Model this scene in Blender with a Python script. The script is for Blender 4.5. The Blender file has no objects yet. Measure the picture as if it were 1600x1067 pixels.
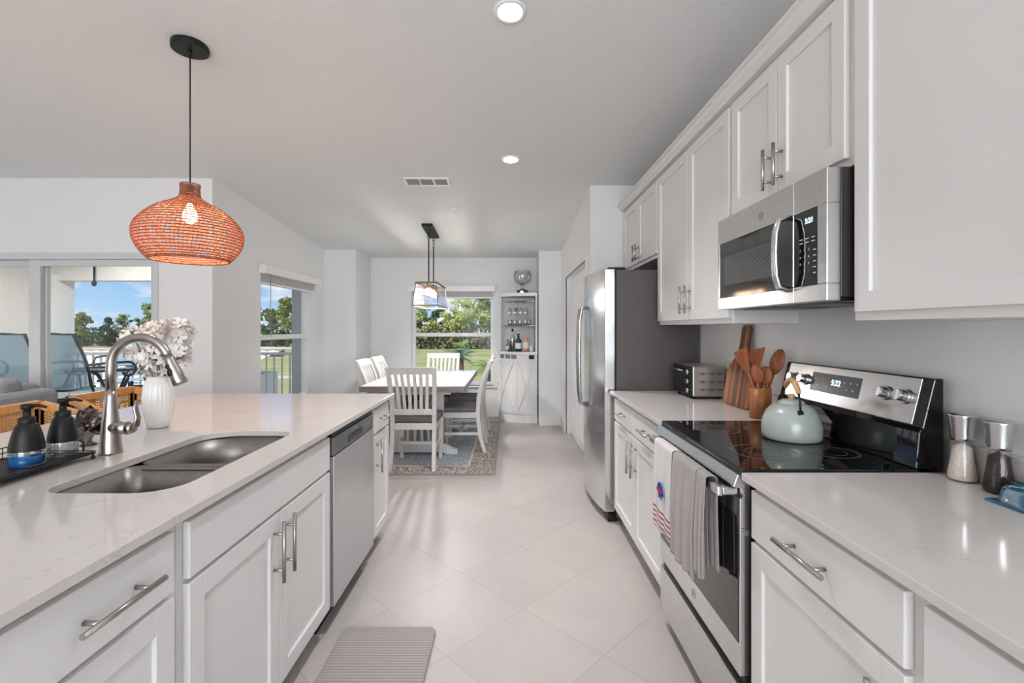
import bpy, math, random
from mathutils import Vector, Matrix
R = math.radians
random.seed(7)
sc = bpy.context.scene
col = sc.collection

# ------------------------------------------------------------------ camera
cam_d = bpy.data.cameras.new('camera'); cam = bpy.data.objects.new('camera', cam_d); col.objects.link(cam)
cam.location = (0, 0, 1.34); cam.rotation_euler = (R(90), 0, 0)
cam_d.sensor_width = 36; cam_d.lens = 36*738/1600
cam_d.shift_x = 3/1600; cam_d.shift_y = -20.5/1600
cam_d.clip_start = 0.02; cam_d.clip_end = 600
sc.camera = cam
sc.view_settings.view_transform = 'Standard'; sc.view_settings.look = 'None'
sc.view_settings.gamma = 1; sc.view_settings.use_curve_mapping = False
sc.view_settings.exposure = 0.5
try:
    sc.cycles.use_denoising = True; sc.cycles.denoiser = 'OPENIMAGEDENOISE'
    sc.cycles.max_bounces = 10; sc.cycles.diffuse_bounces = 5; sc.cycles.glossy_bounces = 5
    sc.cycles.transparent_max_bounces = 24; sc.cycles.transmission_bounces = 8
    sc.cycles.sample_clamp_indirect = 6; sc.cycles.caustics_reflective = False; sc.cycles.caustics_refractive = False
except Exception: pass

# ------------------------------------------------------------------ sky
w = bpy.data.worlds.new('sky'); sc.world = w; w.use_nodes = True
nt = w.node_tree; N = nt.nodes; L = nt.links; N.clear()
tc = N.new('ShaderNodeTexCoord'); sep = N.new('ShaderNodeSeparateXYZ'); L.new(tc.outputs['Generated'], sep.inputs[0])
gr = N.new('ShaderNodeValToRGB'); L.new(sep.outputs['Z'], gr.inputs[0])
e = gr.color_ramp.elements; e[0].position = 0.0; e[0].color = (.52, .74, .93, 1); e[1].position = .55; e[1].color = (.07, .24, .68, 1)
x_ = gr.color_ramp.elements.new(.14); x_.color = (.16, .46, .88, 1)
mp = N.new('ShaderNodeMapping'); mp.inputs['Scale'].default_value = (1, 1, 2.6); mp.inputs['Location'].default_value = (.62, .35, .15); L.new(tc.outputs['Generated'], mp.inputs[0])
nz = N.new('ShaderNodeTexNoise'); nz.inputs['Scale'].default_value = 9.0; nz.inputs['Detail'].default_value = 6; L.new(mp.outputs[0], nz.inputs[0])
cr = N.new('ShaderNodeValToRGB'); L.new(nz.outputs['Fac'], cr.inputs[0])
cr.color_ramp.elements[0].position = .47; cr.color_ramp.elements[1].position = .60
mx = N.new('ShaderNodeMix'); mx.data_type = 'RGBA'; L.new(cr.outputs[0], mx.inputs[0]); L.new(gr.outputs[0], mx.inputs[6]); mx.inputs[7].default_value = (.95, .95, 1, 1)
bg = N.new('ShaderNodeBackground'); bg.inputs[1].default_value = .70; L.new(mx.outputs[2], bg.inputs[0])
wo = N.new('ShaderNodeOutputWorld'); L.new(bg.outputs[0], wo.inputs[0])

# ------------------------------------------------------------------ sun and added fill
def lamp(name, kind, loc, energy, color=(1, 1, 1), rot=(0, 0, 0), **kw):
    d = bpy.data.lights.new(name, kind); d.energy = energy; d.color = color
    for k, v in kw.items(): setattr(d, k, v)
    o = bpy.data.objects.new(name, d); col.objects.link(o); o.location = loc; o.rotation_euler = rot; return o
sun = lamp('sun', 'SUN', (0, -20, 30), 3.3, (1, .95, .87), (0, 0, 0), angle=R(.6))
sun.rotation_euler = Vector((.55, .62, -.62)).to_track_quat('-Z', 'Y').to_euler()
# fill panels added out of view, behind and left of the camera
lamp('rear_fill_panel', 'AREA', (-.4, -3.85, 1.55), 150, (.90, .95, 1), (R(90), 0, 0), shape='RECTANGLE', size=3.0, size_y=2.1)
lamp('side_fill_panel', 'AREA', (-7.85, 0.2, 1.35), 18, (.88, .94, 1), (R(90), 0, R(-90)), shape='RECTANGLE', size=5.0, size_y=2.0)

def ceil_h(y): return 2.41 + .085*(6.5-y) if y < 6.5 else 2.41

# ------------------------------------------------------------------ materials
MATS = {}
def mat(name, color, rough=.5, metal=0, var=.04, vscale=20, bump=0, bscale=200, stretch=(1, 1, 1), coat=0, emit=None, estr=0, trans=0, ior=1.45, sheen=0, spec=None, alpha=1, sss=0):
    if name in MATS: return MATS[name]
    m = bpy.data.materials.new(name); m.use_nodes = True
    nt = m.node_tree; b = nt.nodes['Principled BSDF']
    b.inputs['Roughness'].default_value = rough; b.inputs['Metallic'].default_value = metal
    if coat: b.inputs['Coat Weight'].default_value = coat; b.inputs['Coat Roughness'].default_value = .05
    if trans: b.inputs['Transmission Weight'].default_value = trans; b.inputs['IOR'].default_value = ior
    if sheen: b.inputs['Sheen Weight'].default_value = sheen
    if spec is not None: b.inputs['Specular IOR Level'].default_value = spec
    if emit: b.inputs['Emission Color'].default_value = (*emit, 1); b.inputs['Emission Strength'].default_value = estr
    if alpha < 1: b.inputs['Alpha'].default_value = alpha
    if sss: b.inputs['Subsurface Weight'].default_value = sss; b.inputs['Subsurface Radius'].default_value = (.02, .02, .02)
    g = nt.nodes.new('ShaderNodeTexCoord'); mp = nt.nodes.new('ShaderNodeMapping'); mp.inputs['Scale'].default_value = stretch
    nt.links.new(g.outputs['Object'], mp.inputs[0])
    n = nt.nodes.new('ShaderNodeTexNoise'); n.inputs['Scale'].default_value = vscale; n.inputs['Detail'].default_value = 4
    nt.links.new(mp.outputs[0], n.inputs[0])
    r = nt.nodes.new('ShaderNodeValToRGB'); nt.links.new(n.outputs['Fac'], r.inputs[0])
    r.color_ramp.elements[0].position = .3; r.color_ramp.elements[1].position = .7
    r.color_ramp.elements[0].color = (*[max(0, c*(1-var)) for c in color], 1)
    r.color_ramp.elements[1].color = (*[min(1, c*(1+var)) for c in color], 1)
    nt.links.new(r.outputs[0], b.inputs['Base Color'])
    if bump:
        n2 = nt.nodes.new('ShaderNodeTexNoise'); n2.inputs['Scale'].default_value = bscale; n2.inputs['Detail'].default_value = 3
        nt.links.new(mp.outputs[0], n2.inputs[0])
        bp = nt.nodes.new('ShaderNodeBump'); bp.inputs['Strength'].default_value = bump; bp.inputs['Distance'].default_value = .004
        nt.links.new(n2.outputs['Fac'], bp.inputs['Height']); nt.links.new(bp.outputs[0], b.inputs['Normal'])
    MATS[name] = m; return m

def glass_thin(name, tint=(1, 1, 1), refl=.08, rough=0.0):
    m = bpy.data.materials.new(name); m.use_nodes = True; nt = m.node_tree; nt.nodes.clear()
    t = nt.nodes.new('ShaderNodeBsdfTransparent'); t.inputs[0].default_value = (*tint, 1)
    g = nt.nodes.new('ShaderNodeBsdfGlossy'); g.inputs['Roughness'].default_value = rough
    lw = nt.nodes.new('ShaderNodeLayerWeight'); lw.inputs[0].default_value = .35
    mm = nt.nodes.new('ShaderNodeMath'); mm.operation = 'MULTIPLY_ADD'; mm.inputs[1].default_value = .6 if refl > .05 else .05; mm.inputs[2].default_value = refl
    mm.use_clamp = True
    nt.links.new(lw.outputs['Fresnel'], mm.inputs[0])
    mx = nt.nodes.new('ShaderNodeMixShader'); nt.links.new(mm.outputs[0], mx.inputs[0]); nt.links.new(t.outputs[0], mx.inputs[1]); nt.links.new(g.outputs[0], mx.inputs[2])
    o = nt.nodes.new('ShaderNodeOutputMaterial'); nt.links.new(mx.outputs[0], o.inputs[0]); MATS[name] = m; return m

def nodes_of(m): return m.node_tree, m.node_tree.nodes['Principled BSDF']
def mth(nt, op, a, b=None, clamp=False):
    n = nt.nodes.new('ShaderNodeMath'); n.operation = op; n.use_clamp = clamp
    for i, v in enumerate((a, b)):
        if v is None: continue
        if isinstance(v, (int, float)): n.inputs[i].default_value = v
        else: nt.links.new(v, n.inputs[i])
    return n.outputs[0]
def mixc(nt, f, a, b):
    n = nt.nodes.new('ShaderNodeMix'); n.data_type = 'RGBA'
    for i, v in ((0, f), (6, a), (7, b)):
        if isinstance(v, (int, float)): n.inputs[i].default_value = v
        elif isinstance(v, tuple): n.inputs[i].default_value = (*v, 1)
        else: nt.links.new(v, n.inputs[i])
    return n.outputs[2]

WALL = mat('wall_paint', (.77, .775, .775), .75, var=.01, bump=.12, bscale=90)
CEIL = mat('ceiling_paint', (.73, .74, .735), .8, var=.012, bump=.25, bscale=55)
TRIM = mat('trim_paint', (.82, .82, .815), .4, var=.01)
CAB = mat('cabinet_white', (.75, .735, .725), .38, var=.008, vscale=3)
TOEGREY = mat('toe_kick_grey', (.34, .31, .29), .6, var=.05)  # one even grey for all toe kicks
NICKEL = mat('brushed_nickel', (.47, .44, .42), .3, 1, var=.08, vscale=60, stretch=(1, 1, .05))
STEEL = mat('stainless_steel', (.62, .62, .62), .24, 1, var=.06, vscale=40, stretch=(60, 1, 1), bump=.02, bscale=60)
STEELH = mat('stainless_steel_panel', (.66, .66, .66), .2, 1, var=.05, vscale=30, stretch=(1, 1, 40))
SINKM = mat('sink_steel', (.28, .255, .24), .42, 1, var=.07, vscale=30, stretch=(1, 40, 1))
FAUC = mat('faucet_nickel', (.43, .39, .365), .30, 1, var=.05)
BLK = mat('black_plastic', (.010, .010, .011), .35, var=.1, spec=.25)
BLKG = mat('black_glass', (.005, .005, .006), .03, var=.05)
BLKM = mat('black_metal', (.012, .012, .013), .45, var=.1, spec=.25)
DGREY = mat('fridge_side_grey', (.078, .068, .064), .5, var=.04, bump=.05)
DARKSHADE = mat('cubby_dark_shade', (.02, .018, .016), .8)
CHROME = mat('chrome', (.72, .72, .73), .1, 1)
WHITEP = mat('white_plastic', (.82, .82, .81), .4, var=.01)
BLUELED = mat('display_digits', (.5, .8, 1), .5, emit=(.55, .85, 1), estr=2.2)
GLYPH = mat('panel_glyphs', (.6, .6, .6), .5)
DISPM = mat('display_grey', (.08, .085, .09), .2)
GL = glass_thin('window_glass', (1, 1, 1), .002)
GLC = glass_thin('clear_glass', (.93, .95, .95), .12)
SPLASH = GLC

# quartz
QZ = mat('white_quartz', (.66, .61, .585), .11, var=.012, vscale=6)
nt, b = nodes_of(QZ)
tcx = nt.nodes.new('ShaderNodeNewGeometry')
n1 = nt.nodes.new('ShaderNodeTexNoise'); n1.inputs['Scale'].default_value = 5; n1.inputs['Detail'].default_value = 9; n1.inputs['Roughness'].default_value = .5; n1.inputs['Distortion'].default_value = .8
nt.links.new(tcx.outputs['Position'], n1.inputs[0])
v = mth(nt, 'ABSOLUTE', mth(nt, 'SUBTRACT', n1.outputs['Fac'], .5)); v = mth(nt, 'LESS_THAN', v, .006)
n2 = nt.nodes.new('ShaderNodeTexNoise'); n2.inputs['Scale'].default_value = 2.7; n2.inputs['Detail'].default_value = 2; nt.links.new(tcx.outputs['Position'], n2.inputs[0])
g = mth(nt, 'GREATER_THAN', n2.outputs['Fac'], .54); v = mth(nt, 'MULTIPLY', v, g); v = mth(nt, 'MULTIPLY', v, .33)
base = b.inputs['Base Color'].links[0].from_socket
nt.links.new(mixc(nt, v, base, (.42, .38, .37)), b.inputs['Base Color'])

# floor tiles, laid at 45 degrees
TILE = mat('porcelain_tile', (.63, .575, .53), .40, var=.03, vscale=3)
nt, b = nodes_of(TILE)
geo = nt.nodes.new('ShaderNodeNewGeometry'); sp = nt.nodes.new('ShaderNodeSeparateXYZ'); nt.links.new(geo.outputs['Position'], sp.inputs[0])
X = mth(nt, 'ADD', sp.outputs[0], .262); Y = mth(nt, 'SUBTRACT', sp.outputs[1], 2.579)
s = .4573*math.sqrt(2)
U = mth(nt, 'DIVIDE', mth(nt, 'ADD', X, Y), s); V = mth(nt, 'DIVIDE', mth(nt, 'SUBTRACT', X, Y), s)
def edge(q):
    f = mth(nt, 'FRACT', mth(nt, 'ADD', q, 50.5)); return mth(nt, 'ABSOLUTE', mth(nt, 'SUBTRACT', f, .5))
dist = mth(nt, 'MINIMUM', edge(U), edge(V))
gm = mth(nt, 'LESS_THAN', dist, .0048)
cb = nt.nodes.new('ShaderNodeCombineXYZ'); nt.links.new(mth(nt, 'FLOOR', mth(nt, 'ADD', U, 50)), cb.inputs[0]); nt.links.new(mth(nt, 'FLOOR', mth(nt, 'ADD', V, 50)), cb.inputs[1])
wn = nt.nodes.new('ShaderNodeTexWhiteNoise'); nt.links.new(cb.outputs[0], wn.inputs[0])
off = nt.nodes.new('ShaderNodeVectorMath'); off.operation = 'MULTIPLY_ADD'; nt.links.new(wn.outputs['Color'], off.inputs[0]); off.inputs[1].default_value = (9, 9, 9); nt.links.new(geo.outputs['Position'], off.inputs[2])
na = nt.nodes.new('ShaderNodeTexNoise'); na.inputs['Scale'].default_value = 3.2; na.inputs['Detail'].default_value = 7; na.inputs['Distortion'].default_value = .6; nt.links.new(off.outputs[0], na.inputs[0])
c1 = mixc(nt, mth(nt, 'MULTIPLY', mth(nt, 'SUBTRACT', na.outputs['Fac'], .3, True), 1.6, True), (.52, .47, .45), (.44, .395, .375))
c2 = mixc(nt, mth(nt, 'MULTIPLY', wn.outputs['Value'], .16), c1, (.44, .41, .405))
nt.links.new(mixc(nt, gm, c2, (.40, .355, .33)), b.inputs['Base Color'])
bp = nt.nodes.new('ShaderNodeBump'); bp.inputs['Distance'].default_value = .002; bp.inputs['Strength'].default_value = .6; bp.invert = True
nt.links.new(gm, bp.inputs['Height']); nt.links.new(bp.outputs[0], b.inputs['Normal'])

def wood(name, c1, c2, scale=6, axis=2, rough=.4, bands=0, bw=.02):
    m = mat(name, c1, rough, var=.0); nt, b = nodes_of(m)
    g = nt.nodes.new('ShaderNodeTexCoord'); mp = nt.nodes.new('ShaderNodeMapping')
    sc_ = [14, 14, 14]; sc_[axis] = 1.0; mp.inputs['Scale'].default_value = sc_; nt.links.new(g.outputs['Object'], mp.inputs[0])
    n = nt.nodes.new('ShaderNodeTexNoise'); n.inputs['Scale'].default_value = scale; n.inputs['Detail'].default_value = 5; nt.links.new(mp.outputs[0], n.inputs[0])
    f = mth(nt, 'MULTIPLY', mth(nt, 'SUBTRACT', n.outputs['Fac'], .35, True), 3, True)
    out = mixc(nt, f, c1, c2)
    if bands:
        s = nt.nodes.new('ShaderNodeSeparateXYZ'); nt.links.new(g.outputs['Object'], s.inputs[0])
        q = mth(nt, 'FLOOR', mth(nt, 'DIVIDE', mth(nt, 'ADD', s.outputs[bands-1], 5), bw))
        wn = nt.nodes.new('ShaderNodeTexWhiteNoise'); wn.noise_dimensions = '1D'; nt.links.new(q, wn.inputs['W'])
        out = mixc(nt, mth(nt, 'MULTIPLY', wn.outputs['Value'], 1.0), out, tuple(c*.16 for c in c1))
    nt.links.new(out, b.inputs['Base Color']); return m
ACACIA = wood('acacia_wood', (.50, .20, .075), (.34, .11, .04), bands=2, bw=.023)
ACACIA2 = wood('utensil_wood', (.40, .135, .05), (.22, .06, .022))
CROCKW = wood('crock_wood', (.42, .16, .05), (.30, .10, .03))
RATW = wood('stool_wood', (.68, .35, .12), (.54, .25, .08), scale=4)
HANDW = wood('handle_wood', (.66, .40, .19), (.5, .27, .12))
WWASH = wood('whitewashed_wood', (.72, .70, .69), (.60, .58, .57), scale=5, axis=2, rough=.5)
BARW = wood('bar_cabinet_wood', (.79, .78, .775), (.74, .73, .725), scale=5, axis=2, rough=.5)
TABTOP = wood('table_plank_wood', (.74, .74, .76), (.64, .64, .65), scale=4, axis=1, rough=.2)
TABEDGE = wood('table_edge_wood', (.26, .22, .21), (.16, .135, .13), scale=4, axis=0, rough=.5)
CANE = mat('cane_webbing', (.66, .38, .14), .55, var=.15, vscale=60)

# ------------------------------------------------------------------ mesh builder
ORI = {}
class MB:
    def __init__(s): s.v = []; s.f = []; s.sm = []; s.mi = []; s.cur = 0
    def add(s, vs, fs, smooth=False):
        n = len(s.v); s.v += [tuple(p) for p in vs]
        for f in fs: s.f.append([n+i for i in f]); s.sm.append(smooth); s.mi.append(s.cur)
        return s
    def box(s, x0, x1, y0, y1, z0, z1):
        if x0 > x1: x0, x1 = x1, x0
        if y0 > y1: y0, y1 = y1, y0
        if z0 > z1: z0, z1 = z1, z0
        return s.add([(x0,y0,z0),(x1,y0,z0),(x1,y1,z0),(x0,y1,z0),(x0,y0,z1),(x1,y0,z1),(x1,y1,z1),(x0,y1,z1)],
                     [(0,3,2,1),(4,5,6,7),(0,1,5,4),(1,2,6,5),(2,3,7,6),(3,0,4,7)])
    def prism(s, poly, a0, a1, axis='z', smooth=False):
        def P(p, a): return {'z': (p[0], p[1], a), 'x': (a, p[0], p[1]), 'y': (p[0], a, p[1])}[axis]
        n = len(poly); vs = [P(p, a0) for p in poly]+[P(p, a1) for p in poly]
        ar = sum(poly[i][0]*poly[(i+1) % n][1]-poly[(i+1) % n][0]*poly[i][1] for i in range(n))
        flip = (ar < 0) != (axis == 'y')
        if a1 < a0: flip = not flip
        side = [(i, (i+1) % n, n+(i+1) % n, n+i) for i in range(n)]; caps = [tuple(range(n))[::-1], tuple(range(n, 2*n))]
        if flip: side = [f[::-1] for f in side]; caps = [c[::-1] for c in caps]
        k = len(s.v); s.v += vs
        for f in side: s.f.append([k+i for i in f]); s.sm.append(smooth); s.mi.append(s.cur)
        for f in caps: s.f.append([k+i for i in f]); s.sm.append(False); s.mi.append(s.cur)
        return s
    def tube(s, pts, r, n=10, closed=False, caps=True, flat=None):
        pts = [Vector(p) for p in pts]; m = len(pts); rs = r if isinstance(r, (list, tuple)) else [r]*m
        t0 = (pts[1]-pts[0]).normalized()
        up = Vector((0, 0, 1)) if abs(t0.z) < .9 else Vector((0, 1, 0))
        k = len(s.v); nx = None
        for i, p in enumerate(pts):
            if closed: t = (pts[(i+1) % m]-pts[i-1]).normalized()
            else: t = ((pts[min(i+1, m-1)]-pts[max(i-1, 0)])).normalized()
            if nx is None: nx = up.cross(t).normalized()
            else:
                nx = (nx-t*nx.dot(t)).normalized()
            ny = t.cross(nx)
            a, b = (rs[i], rs[i]) if flat is None else (rs[i], rs[i]*flat)
            for j in range(n):
                an = 2*math.pi*j/n; s.v.append(tuple(p+nx*math.cos(an)*a+ny*math.sin(an)*b))
        mm = m if closed else m-1
        for i in range(mm):
            for j in range(n):
                a = k+i*n+j; b = k+i*n+(j+1) % n; c = k+((i+1) % m)*n+(j+1) % n; d = k+((i+1) % m)*n+j
                s.f.append([a, b, c, d]); s.sm.append(n > 5); s.mi.append(s.cur)
        if caps and not closed:
            s.f.append([k+j for j in range(n)][::-1]); s.sm.append(False); s.mi.append(s.cur)
            s.f.append([k+(m-1)*n+j for j in range(n)]); s.sm.append(False); s.mi.append(s.cur)
        return s
    def bar(s, p0, p1, wx, wz, up=(0, 0, 1)):
        p0, p1 = Vector(p0), Vector(p1); t = (p1-p0).normalized(); u = Vector(up)
        if abs(t.dot(u)) > .98: u = Vector((0, 1, 0))
        a = t.cross(u).normalized()*wx/2; b = a.cross(t).normalized()*wz/2
        vs = [p0-a-b, p0+a-b, p0+a+b, p0-a+b, p1-a-b, p1+a-b, p1+a+b, p1-a+b]
        return s.add(vs, [(0,1,2,3),(7,6,5,4),(0,4,5,1),(1,5,6,2),(2,6,7,3),(3,7,4,0)])
    def cyl(s, p0, p1, r, r1=None, n=20): return s.tube([p0, p1], [r, r if r1 is None else r1], n)
    def lathe(s, prof, c=(0, 0, 0), n=32, a0=0, a1=2*math.pi, smooth=True):
        k = len(s.v); full = abs(a1-a0-2*math.pi) < 1e-6; m = n if full else n+1
        for (r, z) in prof:
            for j in range(m):
                an = a0+(a1-a0)*j/n; s.v.append((c[0]+r*math.cos(an), c[1]+r*math.sin(an), c[2]+z))
        for i in range(len(prof)-1):
            for j in range(n):
                a = k+i*m+j; b = k+i*m+(j+1) % m; cc = k+(i+1)*m+(j+1) % m; d = k+(i+1)*m+j
                s.f.append([a, b, cc, d]); s.sm.append(smooth); s.mi.append(s.cur)
        return s
    def grid(s, fn, nu, nv, smooth=True, flip=False):
        k = len(s.v)
        for i in range(nu+1):
            for j in range(nv+1): s.v.append(tuple(fn(i/nu, j/nv)))
        for i in range(nu):
            for j in range(nv):
                a = k+i*(nv+1)+j; f = [a, a+nv+1, a+nv+2, a+1]
                s.f.append(f[::-1] if flip else f); s.sm.append(smooth); s.mi.append(s.cur)
        return s
    def ball(s, c, rx, ry=None, rz=None, n=16, m=10):
        ry = rx if ry is None else ry; rz = rx if rz is None else rz
        return s.grid(lambda u, v: (c[0]+rx*math.cos(2*math.pi*u)*math.sin(math.pi*v), c[1]+ry*math.sin(2*math.pi*u)*math.sin(math.pi*v), c[2]-rz*math.cos(math.pi*v)), n, m)
    def build(s, name, m, parent=None, bevel=0, label=None, solid=0, subsurf=0, seg=2):
        me = bpy.data.meshes.new(name)
        o = bpy.data.objects.new(name, me); col.objects.link(o)
        if parent is not None:
            org = ORI.get(parent.name, Vector((0, 0, 0))); o.parent = parent; ORI[o.name] = org
        else:
            xs = [p[0] for p in s.v]; ys = [p[1] for p in s.v]; zs = [p[2] for p in s.v]
            org = Vector(((min(xs)+max(xs))/2, (min(ys)+max(ys))/2, min(zs))); o.location = org; ORI[o.name] = org
        me.from_pydata([tuple(Vector(p)-org) for p in s.v], [], s.f)
        me.polygons.foreach_set('use_smooth', s.sm)
        ms = m if isinstance(m, (list, tuple)) else [m]
        for q in ms: me.materials.append(q)
        if len(ms) > 1: me.polygons.foreach_set('material_index', s.mi)
        me.update()
        if solid: md = o.modifiers.new('solid', 'SOLIDIFY'); md.thickness = solid; md.offset = 0
        if bevel: md = o.modifiers.new('bevel', 'BEVEL'); md.width = bevel; md.segments = seg; md.limit_method = 'ANGLE'; md.angle_limit = R(40)
        if subsurf: md = o.modifiers.new('sub', 'SUBSURF'); md.levels = subsurf; md.render_levels = subsurf
        if label: o['label'] = label
        return o

def tag(o, label, cat, group=None, kind=None):
    o['label'] = label; o['category'] = cat
    if group: o['group'] = group
    if kind: o['kind'] = kind
    return o
def thing(name, label, cat, loc=(0, 0, 0), group=None, rot=0):
    o = bpy.data.objects.new(name, None); col.objects.link(o); o.location = loc; o.empty_display_size = .1
    o.rotation_euler = (0, 0, rot)
    ORI[o.name] = Vector(loc); return tag(o, label, cat, group)
def local(o): ORI[o.name] = Vector((0, 0, 0)); return o
def struct(o): o['kind'] = 'structure'; return o
def copy_tree(o, parent=None):
    c = o.copy(); col.objects.link(c)
    if parent is not None: c.parent = parent
    for ch in list(o.children): copy_tree(ch, c)
    return c
def text(name, body, size, loc, face, m, parent, align='CENTER', ext=.0004):
    cu = bpy.data.curves.new(name, 'FONT'); cu.body = body; cu.size = size; cu.align_x = align; cu.align_y = 'CENTER'; cu.extrude = ext
    cu.materials.append(m); tmp = bpy.data.objects.new('tmp', cu); col.objects.link(tmp); bpy.context.view_layer.update()
    me = bpy.data.meshes.new_from_object(tmp.evaluated_get(bpy.context.evaluated_depsgraph_get())); bpy.data.objects.remove(tmp)
    o = bpy.data.objects.new(name, me); col.objects.link(o); o.parent = parent
    ax = {'-x': ((0,-1,0),(0,0,1),(-1,0,0)), '+x': ((0,1,0),(0,0,1),(1,0,0)), '-y': ((1,0,0),(0,0,1),(0,-1,0))}[face]
    M = Matrix(((ax[0][0],ax[1][0],ax[2][0]),(ax[0][1],ax[1][1],ax[2][1]),(ax[0][2],ax[1][2],ax[2][2]))).to_4x4()
    M.translation = Vector(loc)-ORI.get(parent.name, Vector((0,0,0))); o.matrix_local = M; return o

# ================================================================== ROOM SHELL
struct(MB().box(-8, 1.5, -4, 4.2, -.12, 0).box(-2.75, 1.5, 4.2, 7.35, -.12, 0).build('floor', TILE))
cm = MB().prism([(-4, ceil_h(-4)), (6.5, 2.41), (7.4, 2.41), (7.4, 2.7), (-4, 3.6)], -2.75, 1.5, 'x')
cm.prism([(-4, ceil_h(-4)), (4.2, ceil_h(4.2)), (4.2, 2.9), (-4, 3.6)], -8.1, -2.75, 'x')
struct(cm.build('ceiling', CEIL))
def ywall(name, x0, x1, y0, y1, m=WALL, holes=None):
    """wall facing the camera, front at y0"""
    b = MB(); top = ceil_h(y0)+.03
    if not holes: b.box(x0, x1, y0, y1, 0, top)
    else:
        hx0, hx1, hz0, hz1 = holes
        b.box(x0, hx0, y0, y1, 0, top).box(hx1, x1, y0, y1, 0, top).box(hx0, hx1, y0, y1, hz1, top)
        if hz0 > 0: b.box(hx0, hx1, y0, y1, 0, hz0)
    return struct(b.build(name, m))
def xwall(name, x0, x1, y0, y1, m=WALL, holes=None):
    b = MB()
    def seg(a, c, z0): b.prism([(a, z0), (c, z0), (c, ceil_h(c)+.03), (a, ceil_h(a)+.03)], x0, x1, 'x')
    if not holes: seg(y0, y1, 0)
    else:
        h0, h1, z0, z1 = holes
        seg(y0, h0, 0); seg(h1, y1, 0); seg(h0, h1, z1)
        if z0 > 0: b.box(x0, x1, h0, h1, 0, z0)
    return struct(b.build(name, m))
xwall('wall_right', 1.32, 1.5, -4, 4.19)
ywall('wall_pantry_front', .71, 1.5, 4.19, 4.30)
xwall('wall_pantry', .71, .83, 4.30, 6.52, holes=(4.44, 6.02, 0, 1.985))
ywall('wall_stub', .40, .83, 6.52, 6.64)
xwall('wall_bay_right', .40, .55, 6.64, 7.17)
ywall('wall_back', -2.3, .55, 7.17, 7.35, holes=(-1.497, -.253, .47, 1.975))
ywall('wall_column', -2.72, -2.11, 6.45, 6.60); xwall('wall_bay_left', -2.28, -2.11, 6.60, 7.17)
xwall('wall_left', -2.72, -2.54, 4.21, 6.45, holes=(4.81, 6.15, .47, 1.975))
ywall('wall_door', -8, -2.54, 4.03, 4.21, holes=(-6.0, -3.0, 0, 1.985))
xwall('wall_far_left', -8.1, -7.95, -4, 4.03); ywall('wall_rear', -8, 1.5, -4.1, -3.95)
# baseboards
BB = .13
def bb(name, *a): return struct(MB().box(*a).build(name, TRIM, bevel=.004))
bb('baseboard_stub', .40, .71, 6.505, 6.52, 0, BB); bb('baseboard_back', -2.11, .40, 7.155, 7.17, 0, BB)
bb('baseboard_bay_left', -2.11, -2.095, 6.46, 7.155, 0, BB); bb('baseboard_left', -2.54, -2.525, 4.03, 6.45, 0, BB)
bb('baseboard_column', -2.525, -2.11, 6.435, 6.45, 0, BB); bb('baseboard_door', -3.0, -2.54, 4.015, 4.03, 0, BB)
bb('baseboard_pantry', .695, .71, 4.2, 4.43, 0, BB)
struct(MB().box(.695, .71, 6.03, 6.52, 0, BB).build('baseboard_pantry_end', TRIM, bevel=.004))

# window at the back of the dining bay
def window_y(name, x0, x1, z0, z1, y):
    r = MB(); w_ = .045
    r.box(x0, x0+w_, y, y+.06, z0, z1).box(x1-w_, x1, y, y+.06, z0, z1).box(x0+w_, x1-w_, y, y+.06, z0, z0+w_).box(x0+w_, x1-w_, y, y+.06, z1-w_, z1)
    o = struct(r.build(name, TRIM, bevel=.003))
    MB().box(x0+w_, x1-w_, y-.01, y+.03, 1.215, 1.27).build('meeting_rail', TRIM, o, bevel=.003)
    MB().box(x0+.01, x1-.01, y+.035, y+.041, z0+.01, z1-.01).build('pane', GL, o); return o
window_y('window_1', -1.497, -.253, .47, 1.975, 7.25)
struct(MB().box(-1.55, -.20, 7.13, 7.25, .445, .47).build('trim_1', TRIM, bevel=.004))
r = MB(); w_ = .045; X0, X1 = -2.68, -2.62
r.box(X0, X1, 4.81, 4.81+w_, .47, 1.975).box(X0, X1, 6.15-w_, 6.15, .47, 1.975).box(X0, X1, 4.86, 6.1, .47, .515).box(X0, X1, 4.86, 6.1, 1.93, 1.975)
wl = struct(r.build('window_2', TRIM, bevel=.003))
MB().box(X0, X1+.01, 4.855, 6.105, 1.215, 1.27).build('meeting_rail', TRIM, wl, bevel=.003)
MB().box(-2.66, -2.654, 4.82, 6.14, .48, 1.965).build('pane', GL, wl)
struct(MB().box(-2.62, -2.50, 4.77, 6.19, .445, .47).build('trim_2', TRIM, bevel=.004))
# sliding glass door
FR = mat('slider_frame', (.60, .61, .61), .45, var=.01)
r = MB().box(-6.0, -5.94, 4.03, 4.15, 0, 1.985).box(-3.045, -3.0, 4.02, 4.15, 0, 1.985).box(-5.94, -3.045, 4.02, 4.15, 1.93, 1.985).box(-5.94, -3.045, 4.03, 4.15, 0, .03)
sd = struct(r.build('door_1', FR, bevel=.003))
def slider(x0, x1, y, h0=.08):
    f = MB().box(x0, x0+h0, y, y+.035, .03, 1.93).box(x1-.035, x1, y, y+.035, .03, 1.93).box(x0+h0, x1-.035, y, y+.035, .03, .11).box(x0+h0, x1-.035, y, y+.035, 1.875, 1.93)
    p = f.build('sliding_panel', FR, sd, bevel=.003); MB().box(x0+.02, x1-.02, y+.014, y+.02, .05, 1.9).build('pane', GL, p); return p
p = slider(-4.13, -3.045, 4.05, .10); slider(-5.1, -4.02, 4.10); slider(-5.94, -5.0, 4.06)
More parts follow.
